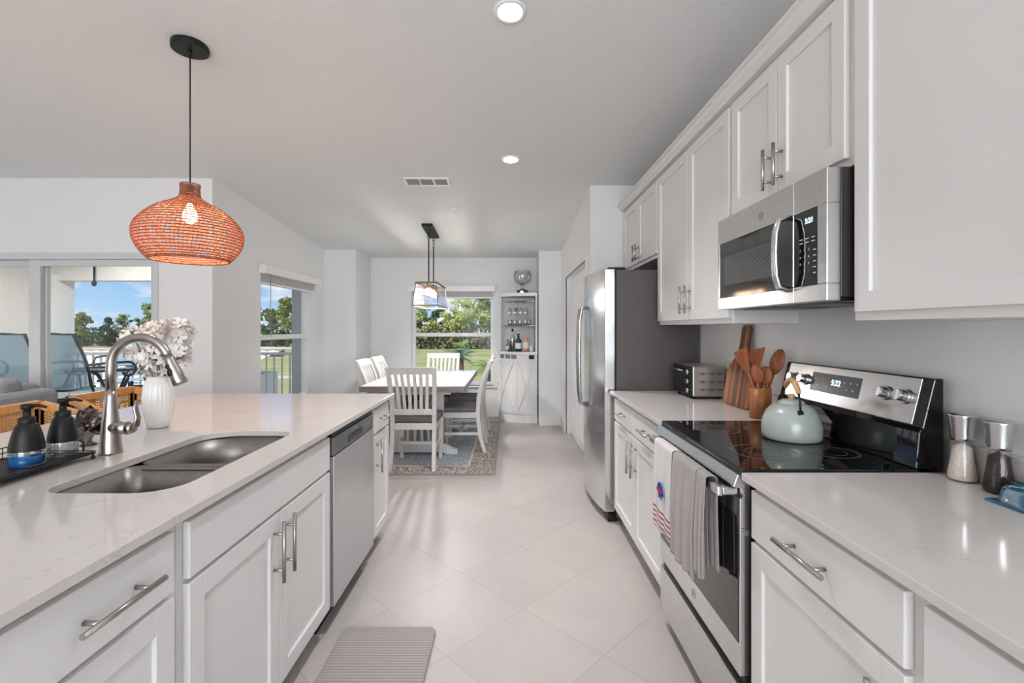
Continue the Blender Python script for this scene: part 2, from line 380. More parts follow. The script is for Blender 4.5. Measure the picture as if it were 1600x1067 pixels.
# pantry bifold doors in the right-hand wall
pd = struct(MB().box(.705, .725, 4.40, 4.44, 0, 2.02).box(.705, .725, 6.02, 6.06, 0, 2.02).box(.705, .725, 4.44, 6.02, 1.985, 2.02).build('door_2', TRIM, bevel=.003))
for k in range(4):
    y0 = 4.445+k*.394; q = MB().box(.775, .805, y0, y0+.388, .01, 1.965)
    for (a, c) in ((.12, .90), (1.0, 1.86)):
        for z_ in (a, c): q.box(.768, .775, y0+.07, y0+.32, z_, z_+.02)
        q.box(.768, .775, y0+.07, y0+.09, a+.02, c).box(.768, .775, y0+.30, y0+.32, a+.02, c)
    lf = q.build('door_leaf', TRIM, pd, bevel=.002)
    if k in (1, 2): MB().ball((.758, y0+(.36 if k == 1 else .03), .96), .016).build('knob', WHITEP, lf)

# ================================================================== CABINETS
def pull(p, horizontal, length, nx, parent):
    """bar pull; p = centre on the door face, nx = +1/-1 the way the face looks along x"""
    b = MB(); c = Vector(p)+Vector((nx*.034, 0, 0)); d = Vector((0, 1, 0)) if horizontal else Vector((0, 0, 1))
    b.cyl(c-d*length/2, c+d*length/2, .0062, n=14)
    for s_ in (-1, 1):
        q = c+d*s_*length*.30; b.cyl(q, q-Vector((nx*.035, 0, 0)), .005, n=10)
    return b.build('handle', NICKEL, parent, label='brushed nickel bar handle')
def shaker(x, nx, y0, y1, z0, z1, parent, name='door', st=.057, th=.019):
    """shaker panel whose back is at x and front at x+nx*th"""
    b = MB(); f = x+nx*th
    b.box(x, f, y0, y0+st, z0, z1).box(x, f, y1-st, y1, z0, z1).box(x, f, y0+st, y1-st, z0, z0+st).box(x, f, y0+st, y1-st, z1-st, z1)
    b.box(x, x+nx*.009, y0+st-.003, y1-st+.003, z0+st-.003, z1-st+.003)
    return b.build(name, CAB, parent, bevel=.0016)
def slabf(x, nx, y0, y1, z0, z1, parent, name='drawer', th=.019):
    return MB().box(x, x+nx*th, y0, y1, z0, z1).build(name, CAB, parent, bevel=.003)

XF = .725   # right base face frame front
def base_body(x0, x1, y0, y1, nx, label, group):
    t = thing('base_cabinet', label, 'cabinet', ((x0+x1)/2, (y0+y1)/2, 0), group)
    fx = x0 if nx < 0 else x1
    b = MB().box(x0, x1, y0, y1, .105, .890); b.build('body', CAB, t, bevel=.001)
    if nx < 0: MB().box(x0+.06, x1-.01, y0, y1, 0, .105).build('toe_kick', TOEGREY, t)
    else: MB().box(x0+.01, x1-.06, y0, y1, 0, .105).build('toe_kick', TOEGREY, t)
    return t, fx
G1 = 'white base cabinets under the right counter'
t, fx = base_body(XF, 1.31, .26, .826, -1, 'white base cabinet at the right frame edge, mostly cut off, no handle in view', G1)
d = slabf(fx, -1, .29, .808, .728, .868, t); pull((fx-.019, .46, .80), True, .19, -1, d)
d = shaker(fx, -1, .29, .808, .125, .716, t)
t, fx = base_body(XF, 1.31, .826, 1.392, -1, 'white base cabinet with one drawer just right of the range', G1)
d = slabf(fx, -1, .846, 1.384, .728, .868, t); pull((fx-.019, 1.115, .80), True, .19, -1, d)
d = shaker(fx, -1, .846, 1.384, .125, .716, t); pull((fx-.019, .89, .585), False, .19, -1, d)
t, fx = base_body(XF, 1.31, 2.158, 3.22, -1, 'white two-drawer two-door base cabinet between range and refrigerator', G1)
for (a, c) in ((2.18, 2.68), (2.70, 3.20)):
    d = slabf(fx, -1, a, c, .728, .868, t); pull((fx-.019, (a+c)/2, .80), True, .16, -1, d)
d = shaker(fx, -1, 2.18, 2.683, .125, .716, t); pull((fx-.019, 2.645, .60), False, .20, -1, d)
d = shaker(fx, -1, 2.697, 3.20, .125, .716, t); pull((fx-.019, 2.735, .60), False, .20, -1, d)
tag(MB().box(.684, 1.318, .1, 1.397, .892, .914).box(1.30, 1.318, .1, 1.397, .914, 1.01).build('countertop', QZ, bevel=.002), 'white quartz countertop at the right, holding the salt and pepper mills', 'countertop')
tag(MB().box(.684, 1.318, 2.152, 3.225, .892, .914).box(1.30, 1.318, 2.152, 3.225, .914, 1.01).build('countertop', QZ, bevel=.002), 'short white quartz countertop under the toaster oven and cutting board', 'countertop')

# upper cabinets
UF = 1.02
def upper(y0, y1, z0, label, doors, hz, hl=.19):
    t = thing('wall_cabinet', label, 'cabinet', (1.17, (y0+y1)/2, z0), 'white wall cabinets on the right wall')
    MB().box(UF, 1.318, y0, y1, z0, 2.37).build('body', CAB, t, bevel=.001)
    for (a, c, side) in doors:
        d = shaker(UF, -1, a, c, z0+.025, 2.352, t)
        if side: pull((UF-.019, (a+.033) if side < 0 else (c-.033), hz), False, hl, -1, d)
    return t
upper(.30, 1.396, 1.363, 'large white wall cabinet right of the microwave, nearest the viewer', [(.32, .80, 0), (.81, 1.374, 0)], 1.5)
upper(1.40, 2.147, 1.825, 'short white two-door wall cabinet above the microwave', [(1.415, 1.770, 1), (1.776, 2.135, -1)], 1.945, .155)
upper(2.151, 3.222, 1.363, 'tall white two-door wall cabinet above the toaster oven', [(2.165, 2.655, 1), (2.665, 3.205, -1)], 1.50, .155)
upper(3.226, 4.185, 1.83, 'short white two-door wall cabinet above the refrigerator', [(3.24, 3.70, 1), (3.706, 4.17, -1)], 1.93, .13)
cp = [(UF+.02, 2.37), (.985, 2.37), (.985, 2.382), (.968, 2.395), (.962, 2.408), (.948, 2.412), (.948, 2.425), (UF+.02, 2.425)]
tag(MB().prism(cp, .28, 4.187, 'y').build('crown_moulding', CAB), 'white crown moulding running along the tops of the wall cabinets', 'moulding')

# island
IX = -.80
G2 = 'white base cabinets of the island'
def ibody(y0, y1, label):
    t = thing('island_cabinet', label, 'cabinet', (-1.15, (y0+y1)/2, 0), G2)
    MB().box(-1.50, IX, y0, y1, .105, .890).build('body', CAB, t, bevel=.001)
    MB().box(-1.49, IX-.06, y0, y1, 0, .105).build('toe_kick', TOEGREY, t); return t
t = ibody(.45, 1.128, 'white island cabinet with one drawer, nearest the viewer at lower left')
d = slabf(IX, 1, .47, 1.100, .728, .868, t); pull((IX+.019, .925, .80), True, .20, 1, d)
d = shaker(IX, 1, .47, 1.100, .125, .716, t); pull((IX+.019, .52, .60), False, .19, 1, d)
# sink cabinet is open at the top around the bowls
t = thing('island_cabinet', 'white island sink cabinet with two tall doors and a false drawer front', 'cabinet', (-1.15, 1.6, 0), G2)
MB().box(IX-.02, IX, 1.13, 2.062, .105, .890).box(-1.50, IX-.02, 1.13, 1.15, .105, .890).box(-1.50, IX-.02, 2.042, 2.062, .105, .89).box(-1.50, -1.48, 1.15, 2.042, .105, .89).box(-1.48, IX-.02, 1.15, 2.042, .105, .125).build('body', CAB, t, bevel=.001)
MB().box(-1.49, IX-.06, 1.13, 2.062, 0, .105).build('toe_kick', TOEGREY, t)
slabf(IX, 1, 1.152, 2.048, .728, .868, t, 'false_drawer')
d = shaker(IX, 1, 1.152, 1.597, .125, .716, t); pull((IX+.019, 1.562, .60), False, .20, 1, d)
d = shaker(IX, 1, 1.603, 2.048, .125, .716, t); pull((IX+.019, 1.638, .60), False, .20, 1, d)
t = ibody(2.692, 3.055, 'narrow white island cabinet at the far end beyond the dishwasher')
d = slabf(IX, 1, 2.715, 3.04, .728, .868, t); pull((IX+.019, 2.88, .80), True, .15, 1, d)
d = shaker(IX, 1, 2.715, 3.04, .125, .716, t, st=.05); pull((IX+.019, 2.76, .60), False, .20, 1, d)
tag(MB().box(-1.62, -1.505, .45, 3.055, 0, .89).build('island_knee_wall', CAB, bevel=.002), 'white panelled back of the kitchen island facing the bar stools', 'panel')

# island countertop with sink cut-out
def rrect(x0, x1, y0, y1, rr, n=8):
    pts = []
    rs = rr if isinstance(rr, (list, tuple)) else [rr]*4
    for (cx, cy, a, r_) in ((x1-rs[0], y1-rs[0], 0, rs[0]), (x0+rs[1], y1-rs[1], 90, rs[1]), (x0+rs[2], y0+rs[2], 180, rs[2]), (x1-rs[3], y0+rs[3], 270, rs[3])):
        for i in range(n+1):
            an = R(a+90*i/n); pts.append((cx+r_*math.cos(an), cy+r_*math.sin(an)))
    return pts
SX0, SX1, SY0, SY1 = -1.235, -.885, 1.222, 1.965
import bmesh
def ring_slab(outer, inner, z0, z1, name, m, bevel=.0015):
    bm = bmesh.new(); 
    def loop(pts, z): 
        vs = [bm.verts.new((p[0], p[1], z)) for p in pts]; return vs, [bm.edges.new((vs[i], vs[(i+1) % len(vs)])) for i in range(len(vs))]
    for z in (z0, z1):
        _, e1 = loop(outer, z); _, e2 = loop(inner, z); bmesh.ops.triangle_fill(bm, use_beauty=True, edges=e1+e2)
    bm.verts.ensure_lookup_table(); no, ni = len(outer), len(inner); n = no+ni; vv = list(bm.verts)
    for i in range(no):
        j = (i+1) % no; bm.faces.new((vv[i], vv[j], vv[n+j], vv[n+i]))
    for i in range(ni):
        j = (i+1) % ni; bm.faces.new((vv[no+i], vv[n+no+i], vv[n+no+j], vv[no+j]))
    bmesh.ops.recalc_face_normals(bm, faces=bm.faces)
    me = bpy.data.meshes.new(name); bm.to_mesh(me); bm.free(); me.materials.append(m)
    o = bpy.data.objects.new(name, me); col.objects.link(o); md = o.modifiers.new('bevel', 'BEVEL'); md.width = bevel; md.segments = 2; md.limit_method = 'ANGLE'; md.angle_limit = R(50)
    return o
inner = rrect(SX0, SX1, SY0, SY1, [.09, .13, .07, .10])
it = ring_slab([(-2.07, .40), (-.759, .40), (-.759, 3.09), (-2.07, 3.09)], inner, .892, .914, 'island_countertop', QZ)
tag(it, 'long white quartz island countertop around the double sink', 'countertop')
# double bowl undermount sink
sk = thing('double_sink', 'undermount stainless steel double bowl sink in the island', 'sink', (-1.06, 1.6, .70))
def bowl(x0, x1, y0, y1, dep, rr, name):
    b = MB(); n = len(rrect(0, 1, 0, 1, rr))
    rings = []
    for (k, z, dd) in ((0, .891, 0), (.004, .80, 0), (.010, .914-dep+.03, 0), (.03, .914-dep, 0), (.09, .914-dep-.004, 0)):
        q = [max(r_-k*.3, .02) for r_ in rr] if k < .08 else [.05]*4
        rings.append([(p[0], p[1], z) for p in rrect(x0+k, x1-k, y0+k, y1-k, q)])
    vs = [p for r_ in rings for p in r_]; fs = []
    for i in range(len(rings)-1):
        for j in range(n): fs.append((i*n+j, (i+1)*n+j, (i+1)*n+(j+1) % n, i*n+(j+1) % n))
    b.add(vs, fs, True); b.add(rings[-1], [tuple(range(n))], False)
    o = b.build(name, SINKM, sk); o.modifiers.new('s', 'SOLIDIFY').thickness = .0015
    c = ((x0+x1)/2, (y0+y1)/2, .914-dep-.003)
    MB().lathe([(0.001, .002), (.02, .002), (.022, .006), (.042, .006), (.045, .001)], c, 24).build('drain', CHROME, o)
YD0, YD1 = 1.548, 1.566
bowl(SX0-.003, SX1+.003, SY0-.003, YD0, .19, [.06, .04, .07, .10], 'bowl')
bowl(SX0-.003, SX1+.003, YD1, SY1+.003, .21, [.09, .13, .04, .06], 'bowl')
MB().box(SX0+.012, SX1-.012, YD0-.004, YD1+.004, .872, .884).build('divider', SINKM, sk, bevel=.005)

# faucet
fc = thing('kitchen_faucet', 'brushed nickel gooseneck pull-down faucet behind the island sink', 'faucet', (-1.363, 1.612, .914))
fx, fy = -1.363, 1.612
MB().lathe([(0.0, 0), (.0335, 0), (.0335, .006), (.031, .02), (.0285, .06), (.026, .10), (.0205, .15), (.0165, .19), (.0155, .215), (.0, .215)], (fx, fy, .914), 32).build('body', FAUC, fc)
pts = [(fx, fy, 1.12), (fx, fy, 1.20)]
dx, dy = .985, .08
for i in range(1, 17):
    a = R(180-i*10.2); rr = .096; pts.append((fx+(rr+rr*math.cos(a))*dx, fy+(rr+rr*math.cos(a))*dy, 1.213+rr*math.sin(a)))
MB().tube(pts, .0148, 16).build('spout', FAUC, fc)
p1 = Vector(pts[-1]); d = (p1-Vector(pts[-2])).normalized()
d = (d+Vector((.06, 0, 0))).normalized()
hd = MB().tube([p1-d*.004, p1+d*.012, p1+d*.06, p1+d*.098, p1+d*.102], [.0155, .0165, .0205, .0235, .021], 20).build('spray_head', FAUC, fc)
q = p1+d*.032+Vector((-.004, -.019, -.002)); MB().ball(q, .007, .004, .008).ball(q+d*.022+Vector((0, -.0015, 0)), .009, .005, .014).build('button', BLK, hd)
MB().cyl((fx+.01, fy-.003, 1.003), (fx+.075, fy-.015, 1.003), .022, .0215).cyl((fx+.075, fy-.015, 1.003), (fx+.092, fy-.018, 1.003), .0215, .015).build('valve', FAUC, fc)
MB().tube([(fx+.082, fy-.018, 1.002), (fx+.103, fy-.02, 1.012), (fx+.110, fy-.022, 1.04), (fx+.102, fy-.022, 1.07), (fx+.106, fy-.022, 1.098)], [.012, .013, .011, .010, .006], 12, flat=.6).build('lever', FAUC, fc)

# dishwasher
dw = thing('dishwasher', 'stainless steel dishwasher built into the island', 'dishwasher', (-1.1, 2.377, 0))
MB().box(-1.42, IX-.005, 2.068, 2.686, .10, .880).build('body', BLK, dw)
MB().box(-1.40, IX-.05, 2.07, 2.684, 0, .10).build('toe_kick', BLK, dw)
MB().box(IX-.005, IX+.026, 2.076, 2.678, .115, .775).build('door', mat('dishwasher_steel', (.64, .66, .68), .3, 1, var=.04, vscale=30, stretch=(1, 1, 40)), dw, bevel=.003)
cp_ = MB().box(IX-.005, IX+.022, 2.076, 2.678, .778, .858).build('control_panel', mat('dark_steel', (.24, .25, .25), .35, 1), dw, bevel=.002)
hp = rrect(2.27, 2.48, .792, .826, .012, 4)
MB().prism(hp, IX+.0225, IX+.024, 'x').build('recessed_grip', BLKG, cp_)
MB().box(IX-.004, IX+.016, 2.076, 2.678, .860, .876).build('top_gap', BLK, dw)
text('badge', 'GE', .018, (IX+.0232, 2.375, .842), '+x', GLYPH, cp_)
for k in range(4): MB().cyl((IX+.022, 2.545+k*.026, .822), (IX+.0235, 2.545+k*.026, .822), .004, n=10).build('button', GLYPH, cp_)

# ================================================================== RANGE
rg = thing('electric_range', 'freestanding stainless steel electric range with black glass cooktop', 'stove', (1.0, 1.777, 0))
RY0, RY1 = 1.404, 2.146
MB().box(.712, 1.29, RY0, RY1, .06, .905).build('body', BLK, rg, bevel=.002)
MB().box(.69, 1.215, RY0-.002, RY1+.002, .905, .921).build('cooktop', BLKG, rg, bevel=.003)
b = MB().box(.664, .70, RY0, RY1, .866, .905); b.box(.690, .71, RY0, RY1, .835, .866)
MB().prism([(.664, .868), (.690, .863), (.713, .863), (.713, .9045), (.676, .9045)], RY0, RY1, 'y').build('front_trim', STEEL, rg, bevel=.002)
vb = MB()
for k in range(14): vb.box(.6885, .692, RY0+.06+k*.045, RY0+.09+k*.045, .848, .856)
MB().box(.692, .712, RY0, RY1, .832, .863).build('vent_strip', STEEL, rg)
vb.build('vent_slots', BLK, rg)
dr = MB().box(.683, .712, RY0, RY1, .745, .832).box(.683, .712, RY0, RY1, .305, .400).box(.683, .712, RY0, RY0+.008, .40, .745).box(.683, .712, RY1-.008, RY1, .40, .745).build('door', STEEL, rg, bevel=.002)
MB().box(.681, .70, RY0+.008, RY1-.008, .40, .775).build('door_glass', mat('oven_glass', (.018, .016, .015), .05), dr, bevel=.001)
MB().box(.625, .645, 1.425, 2.125, .832, .862).box(.64, .69, 1.427, 1.455, .835, .860).box(.64, .69, 2.095, 2.123, .835, .860).build('handle', STEELH, dr, bevel=.006)
MB().lathe([(0.0135, 0), (.017, 0), (.017, .002), (.0135, .002), (.0135, 0)], (0, 0, 0), 24).build('logo_ring', GLYPH, dr)
lr = dr.children[-1] if dr.children[-1].name.startswith('logo') else [c for c in dr.children if c.name.startswith('logo')][0]
lr.matrix_local = Matrix.Translation(Vector((.6825, 1.76, .352))-ORI[rg.name]) @ Matrix.Rotation(R(-90), 4, 'Y')
for v_ in lr.data.vertices: v_.co += ORI[rg.name]
MB().box(.700, .712, RY0, RY1, .272, .302).build('drawer_gap', BLK, rg)
MB().box(.683, .712, RY0, RY1, .075, .270).build('drawer', STEEL, rg, bevel=.003)
for yy in (RY0+.05, RY1-.05): MB().cyl((.75, yy, 0), (.75, yy, .06), .018).build('foot', BLK, rg)
# burner marks
for (bx, by, rr) in ((.86, 1.60, .105), (.86, 1.96, .085), (1.09, 1.60, .08), (1.085, 1.95, .105)):
    q = MB()
    for r2 in (rr, rr-.006, rr*.55): q.lathe([(r2-.0012, .0), (r2+.0012, 0)], (bx, by, .9214), 48)
    q.build('burner_ring', mat('burner_print', (.14, .14, .14), .3), rg)
# back guard
bgm = MB().prism([(1.205, .921), (1.29, .921), (1.29, 1.19), (1.262, 1.19), (1.226, 1.044), (1.215, 1.03)], RY0, RY1, 'y').build('backguard', BLKG, rg, bevel=.004)
def onp(y, t_, off=.0): # point on sloped panel; t 0 bottom .. 1 top
    n_ = Vector((-.146, 0, .036)).normalized(); return Vector((1.226+.036*t_, y, 1.044+.146*t_))+n_*off
def slope_quad(y0, y1, t0, t1, off, th, name, m, parent, bev=.001):
    a, b_ = [onp(y0, t0, off), onp(y1, t0, off), onp(y1, t1, off), onp(y0, t1, off)], [onp(y0, t0, off-th), onp(y1, t0, off-th), onp(y1, t1, off-th), onp(y0, t1, off-th)]
    return MB().add(a+b_, [(3,2,1,0),(4,5,6,7),(0,1,5,4),(1,2,6,5),(2,3,7,6),(3,0,4,7)]).build(name, m, parent, bevel=bev)
cpn = slope_quad(RY0+.035, RY1-.035, .02, .97, .004, .006, 'control_panel', STEELH, bgm)
slope_quad(1.675, 1.945, .30, .80, .0055, .003, 'display', DISPM, cpn, .0005)
tx = text('clock', '5:22', .030, (0, 0, 0), '-x', BLUELED, cpn)
zax = Vector((-.146, 0, .036)).normalized(); yax = Vector((.036, 0, .146)).normalized(); xax = Vector((0, -1, 0))
M = Matrix((xax, yax, zax)).transposed().to_4x4()
def setp(o, p): 
    MM = M.copy(); MM.translation = p-ORI[rg.name]; o.matrix_local = MM
setp(tx, onp(1.80, .58, .0062))
for k in range(9):
    yy = (1.925, 1.90, 1.875, 1.85)[k % 4] if k < 4 else 1.755-.016*(k-4); t_ = .45 if k % 2 else .62
    slope_quad(yy-.004, yy+.004, t_, t_+.02, .0058, .0003, 'key_mark', GLYPH, cpn, 0)
for yy in (1.485, 1.562, 1.985, 2.06):
    c = onp(yy, .56, .004); n_ = zax
    kb = MB().tube([c, c+n_*.008], .024, 24).tube([c+n_*.008, c+n_*.030], [.019, .017], 24)
    k_ = kb.build('knob', STEEL, cpn, bevel=.001)
    p_ = c+n_*.031; MB().bar(p_-yax*.017, p_+yax*.017, .006, .008, up=tuple(n_)).build('knob_grip', CHROME, k_)

# ================================================================== MICROWAVE
mw = thing('microwave', 'over-the-range stainless steel microwave with black control panel', 'microwave', (1.12, 1.775, 1.42))
MB().box(.985, 1.315, 1.406, 2.142, 1.435, 1.822).build('body', mat('microwave_case', (.035, .03, .028), .4), mw, bevel=.002)
MB().box(.99, 1.31, 1.42, 2.13, 1.423, 1.435).build('bottom_plate', BLK, mw)
for yy in (1.50, 1.86): 
    q = MB().box(1.03, 1.25, yy, yy+.22, 1.4195, 1.423)
    q.build('grease_filter', mat('filter_grey', (.2, .2, .2), .4, .8, bump=.4, bscale=300), mw)
XM = .943
df = MB().box(XM, .985, 1.572, 2.142, 1.716, 1.822).box(XM, .985, 1.572, 2.142, 1.423, 1.475).box(XM, .985, 2.125, 2.142, 1.475, 1.716).box(XM, .985, 1.572, 1.580, 1.475, 1.716).build('door', STEEL, mw, bevel=.002)
MB().box(XM+.001, .98, 1.580, 2.125, 1.475, 1.716).build('door_window', mat('microwave_window', (.03, .03, .03), .06), df)
q = MB()
for k in range(26): q.box(XM+.0002, XM+.0011, 1.66, 2.08, 1.53+k*.0048, 1.5318+k*.0048)
q.build('window_mesh', mat('mesh_grey', (.16, .16, .16), .4), df)
cf = MB().box(XM, .985, 1.406, 1.570, 1.716, 1.822).box(XM, .985, 1.406, 1.570, 1.423, 1.475).box(XM, .985, 1.406, 1.450, 1.475, 1.716).build('control_frame', STEEL, mw, bevel=.002)
kp = MB().box(XM+.001, .98, 1.450, 1.570, 1.475, 1.716).build('control_panel', BLKG, cf)
MB().tube([(XM-.002, 1.60, 1.715), (XM-.035, 1.60, 1.705), (XM-.045, 1.60, 1.66), (XM-.048, 1.60, 1.59), (XM-.045, 1.60, 1.52), (XM-.035, 1.60, 1.48), (XM-.002, 1.60, 1.47)], .014, 12, flat=.7).build('handle', STEELH, df)
text('clock', '5:21', .024, (XM-.0003, 1.49, 1.68), '-x', BLUELED, kp)
for i in range(3):
    for j in range(4): text('key', str(i+1+3*j) if j < 3 else ('', '0', '')[i] or '-', .011, (XM-.0003, 1.535-i*.022, 1.59-j*.022), '-x', GLYPH, kp)
for i in range(3):
    for j in range(2): MB().box(XM-.0005, XM+.001, 1.463+i*.03, 1.478+i*.03, 1.612+j*.012, 1.615+j*.012).build('key_mark', GLYPH, kp)
for j in range(5): MB().box(XM-.0005, XM+.001, 1.457, 1.470, 1.512+j*.018, 1.515+j*.018).build('key_mark', GLYPH, kp)
lg = MB(); 
for i in range(24):
    a0, a1 = 2*math.pi*i/24, 2*math.pi*(i+1)/24
    lg.add([(XM-.0006, 1.775+rr*math.cos(a), 1.762+rr*math.sin(a)) for a in (a0, a1) for rr in (.0125, .015)], [(0, 2, 3, 1)])
lg.build('logo_ring', mat('logo_dark', (.2, .2, .2), .4), df); text('logo', 'GE', .012, (XM-.0008, 1.775, 1.762), '-x', MATS['logo_dark'], df)
text('logo', 'GE', .012, (.6822, 1.76, .352), '-x', MATS['logo_dark'], dr)

# ================================================================== REFRIGERATOR
fr = thing('refrigerator', 'stainless steel refrigerator with charcoal sides beyond the counter', 'refrigerator', (1.0, 3.71, 0))
MB().box(.735, 1.30, 3.262, 4.172, .03, 1.745).build('body', DGREY, fr, bevel=.003)
def bow(y): t_ = (y-3.262)/.91; return .655-.055*math.sin(math.pi*t_)
def fdoor(y0, y1, z0, z1, name):
    n = 10; pf = [(bow(y0+(y1-y0)*i/n), y0+(y1-y0)*i/n) for i in range(n+1)]
    poly = pf+[(.725, y1), (.725, y0)]
    return MB().prism(poly, z0, z1, 'z', smooth=False).build(name, STEELH, fr, bevel=.004)
d1 = fdoor(3.266, 3.713, .07, 1.752, 'door'); d2 = fdoor(3.719, 4.168, .07, 1.752, 'door')
MB().box(.725, .735, 3.27, 4.16, .05, 1.74).build('gasket', BLK, fr)
MB().box(.68, .74, 3.275, 4.16, .0, .055).build('base_grille', BLK, fr)
MB().box(.68, .80, 3.275, 3.325, 1.745, 1.765).box(.68, .80, 4.11, 4.16, 1.745, 1.765).build('hinge_cover', BLK, fr, bevel=.004)
for dd, yy in ((d1, 3.675), (d2, 3.757)):
    xx = bow(yy)
    MB().tube([(xx, yy, .74), (xx-.045, yy, .755), (xx-.058, yy, .86), (xx-.064, yy, 1.13), (xx-.058, yy, 1.40), (xx-.045, yy, 1.49), (xx, yy, 1.505)], .013, 12).build('handle', mat('handle_steel', (.35, .35, .35), .25, 1), dd)
MB().ball((bow(3.33)-.001, 3.34, 1.68), .003, .016, .016).build('badge', CHROME, d1)

# ================================================================== SMALL THINGS ON THE RIGHT COUNTER
to = thing('toaster_oven', 'stainless toaster oven beside the refrigerator', 'toaster oven', (1.18, 2.96, .914))
TY0, TY1, TX0, TX1 = 2.83, 3.135, 1.085, 1.285
MB().box(TX0+.01, TX1, TY0, TY1, .930, 1.112).build('body', mat('toaster_steel', (.5, .48, .47), .35, .9), to, bevel=.006)
ft = MB().box(TX0, TX0+.012, TY0+.004, TY1-.004, .932, 1.110).build('front', BLK, to, bevel=.002)
MB().box(TX0-.004, TX0, TY0+.075, TY1-.012, .945, 1.095).build('glass_door', BLKG, ft)
MB().tube([(TX0-.004, TY0+.10, 1.08), (TX0-.026, TY0+.10, 1.082), (TX0-.026, TY1-.04, 1.082), (TX0-.004, TY1-.04, 1.08)], .005, 8).build('handle', CHROME, ft)
for z_ in (.965, 1.02, 1.075): MB().cyl((TX0-.016, TY0+.04, z_), (TX0, TY0+.04, z_), .014, .016).build('knob', CHROME, ft)
q = MB()
for i in range(3):
    for j in range(3): 
        for k in range(4): q.box(TX0+.055+i*.05+k*.009, TX0+.059+i*.05+k*.009, TY0-.0008, TY0+.001, .965+j*.048, .977+j*.048)
q.build('vent_slots', BLK, to)
for (a, b_) in ((TX0+.03, TY0+.03), (TX1-.03, TY0+.03), (TX0+.03, TY1-.03), (TX1-.03, TY1-.03)): MB().cyl((a, b_, .914), (a, b_, .932), .011, n=12).build('foot', BLK, to)
MB().tube([(1.287, 2.90, .96), (1.297, 2.86, .99), (1.300, 2.82, 1.00), (1.298, 2.78, .97), (1.294, 2.76, .92), (1.292, 2.74, .918)], .0035, 8).build('cord', BLK, to)

# wooden cutting board leaning on the wall
CBx = 1.25
cbp = [(-.10, 0), (.10, 0), (.115, .015), (.115, .17), (.10, .215), (.065, .255), (.045, .275), (.038, .30), (.032, .35), (.034, .43), (.02, .445), (-.02, .445), (-.034, .43), (-.032, .35), (-.038, .30), (-.045, .275), (-.065, .255), (-.10, .215), (-.115, .17), (-.115, .015)]
cb_ = MB().prism([(p[0]*1.16, p[1]) for p in cbp], -.011, .011, 'x').build('cutting_board', ACACIA, bevel=.004)
cb_.location = (0, 0, 0)
for v_ in cb_.data.vertices: v_.co.z -= 0
cb_.matrix_world = Matrix.Translation((1.232, 2.575, .916)) @ Matrix.Rotation(R(2), 4, 'Z') @ Matrix.Rotation(R(8.5), 4, 'Y')
tag(cb_, 'striped acacia cutting board with a long handle leaning on the wall', 'cutting board')
# utensil crock
UX, UY = 1.19, 2.245
tag(MB().lathe([(0, 0), (.047, 0), (.047, .145), (.040, .145), (.040, .012), (0, .012)], (UX, UY, .914), 28).build('utensil_crock', CROCKW), 'cylindrical wooden crock full of utensils beside the range', 'crock')
def utensil(name, lab, base, tip, kind, m=ACACIA2):
    base, tip = Vector(base), Vector(tip); d = (tip-base).normalized(); L_ = (tip-base).length
    b = MB().tube([base, base+d*L_*.62], [.0055, .0065], 10)
    c = base+d*L_*.8; side = d.cross(Vector((1, .5, 0))).normalized(); nn = side.cross(d).normalized()
    q = MB()
    if kind == 'spoon':
        w_ = .034; h_ = L_*.19
        def fn(u, v): 
            a = 2*math.pi*u; r_ = v; return c+d*math.cos(a)*h_*r_+side*math.sin(a)*w_*r_+nn*(-.010*(1-r_*r_))
        q.grid(fn, 24, 6)
    else:
        n_ = 8; pl = [(-.008, -.9), (-.030, .2), (-.044, 1), (.036, .8), (.040, .2), (.008, -.9)]
        h_ = L_*.2
        vs = [c+side*p[0]+d*p[1]*h_+nn*.003 for p in pl]+[c+side*p[0]+d*p[1]*h_-nn*.003 for p in pl]; k = len(pl)
        q.add(vs, [tuple(range(k)), tuple(range(k, 2*k))[::-1]]+[(i, k+i, k+(i+1) % k, (i+1) % k) for i in range(k)])
    t = thing(name, lab, 'utensil', base); b.build('handle', m, t)
    q.build('head', m, t, solid=.005 if kind == 'spoon' else 0, bevel=0 if kind == 'spoon' else .002)
utensil('spatula', 'wooden spatula with slanted blade leaning left out of the crock', (UX+.01, UY-.01, .93), (UX-.085, UY+.03, 1.245), 'spat')
utensil('spatula', 'dark wooden turner behind the other utensils in the crock', (UX-.01, UY+.012, .93), (UX-.005, UY+.025, 1.25), 'spat')
utensil('wooden_spoon', 'small wooden spoon lowest in the crock', (UX, UY-.015, .93), (UX+.015, UY-.025, 1.165), 'spoon')
utensil('wooden_spoon', 'large round wooden ladle leaning right out of the crock', (UX-.01, UY-.008, .93), (UX+.085, UY-.03, 1.245), 'spoon')
utensil('wooden_spoon', 'narrow wooden spoon between spatula and ladle in the crock', (UX+.012, UY+.005, .93), (UX-.03, UY-.01, 1.17), 'spoon')

# kettle
KX, KY = 1.072, 1.80
KM = mat('kettle_enamel', (.38, .425, .40), .3, var=.01, coat=.3)
kt = thing('tea_kettle', 'sage green kettle with wooden handle on the cooktop', 'kettle', (KX, KY, .922))
MB().lathe([(0, 0), (.092, 0), (.100, .004), (.102, .02), (.102, .05), (.098, .075), (.088, .10), (.070, .121), (.052, .131), (.046, .133), (.046, .131), (0, .131)], (KX, KY, .922), 40).build('body', KM, kt)
lid = MB().lathe([(0.045, .132), (.044, .139), (.03, .147), (0, .149)], (KX, KY, .922), 32).build('lid', KM, kt)
MB().lathe([(0, .146), (.008, .147), (.011, .155), (.014, .162), (.010, .169), (0, .170)], (KX, KY, .922), 20).build('knob', HANDW, lid)
def kh(a): # arch in the x direction, turned slightly
    return Vector((KX-.014*math.cos(a), KY-.080*math.cos(a), 1.035+.108*math.sin(a)))
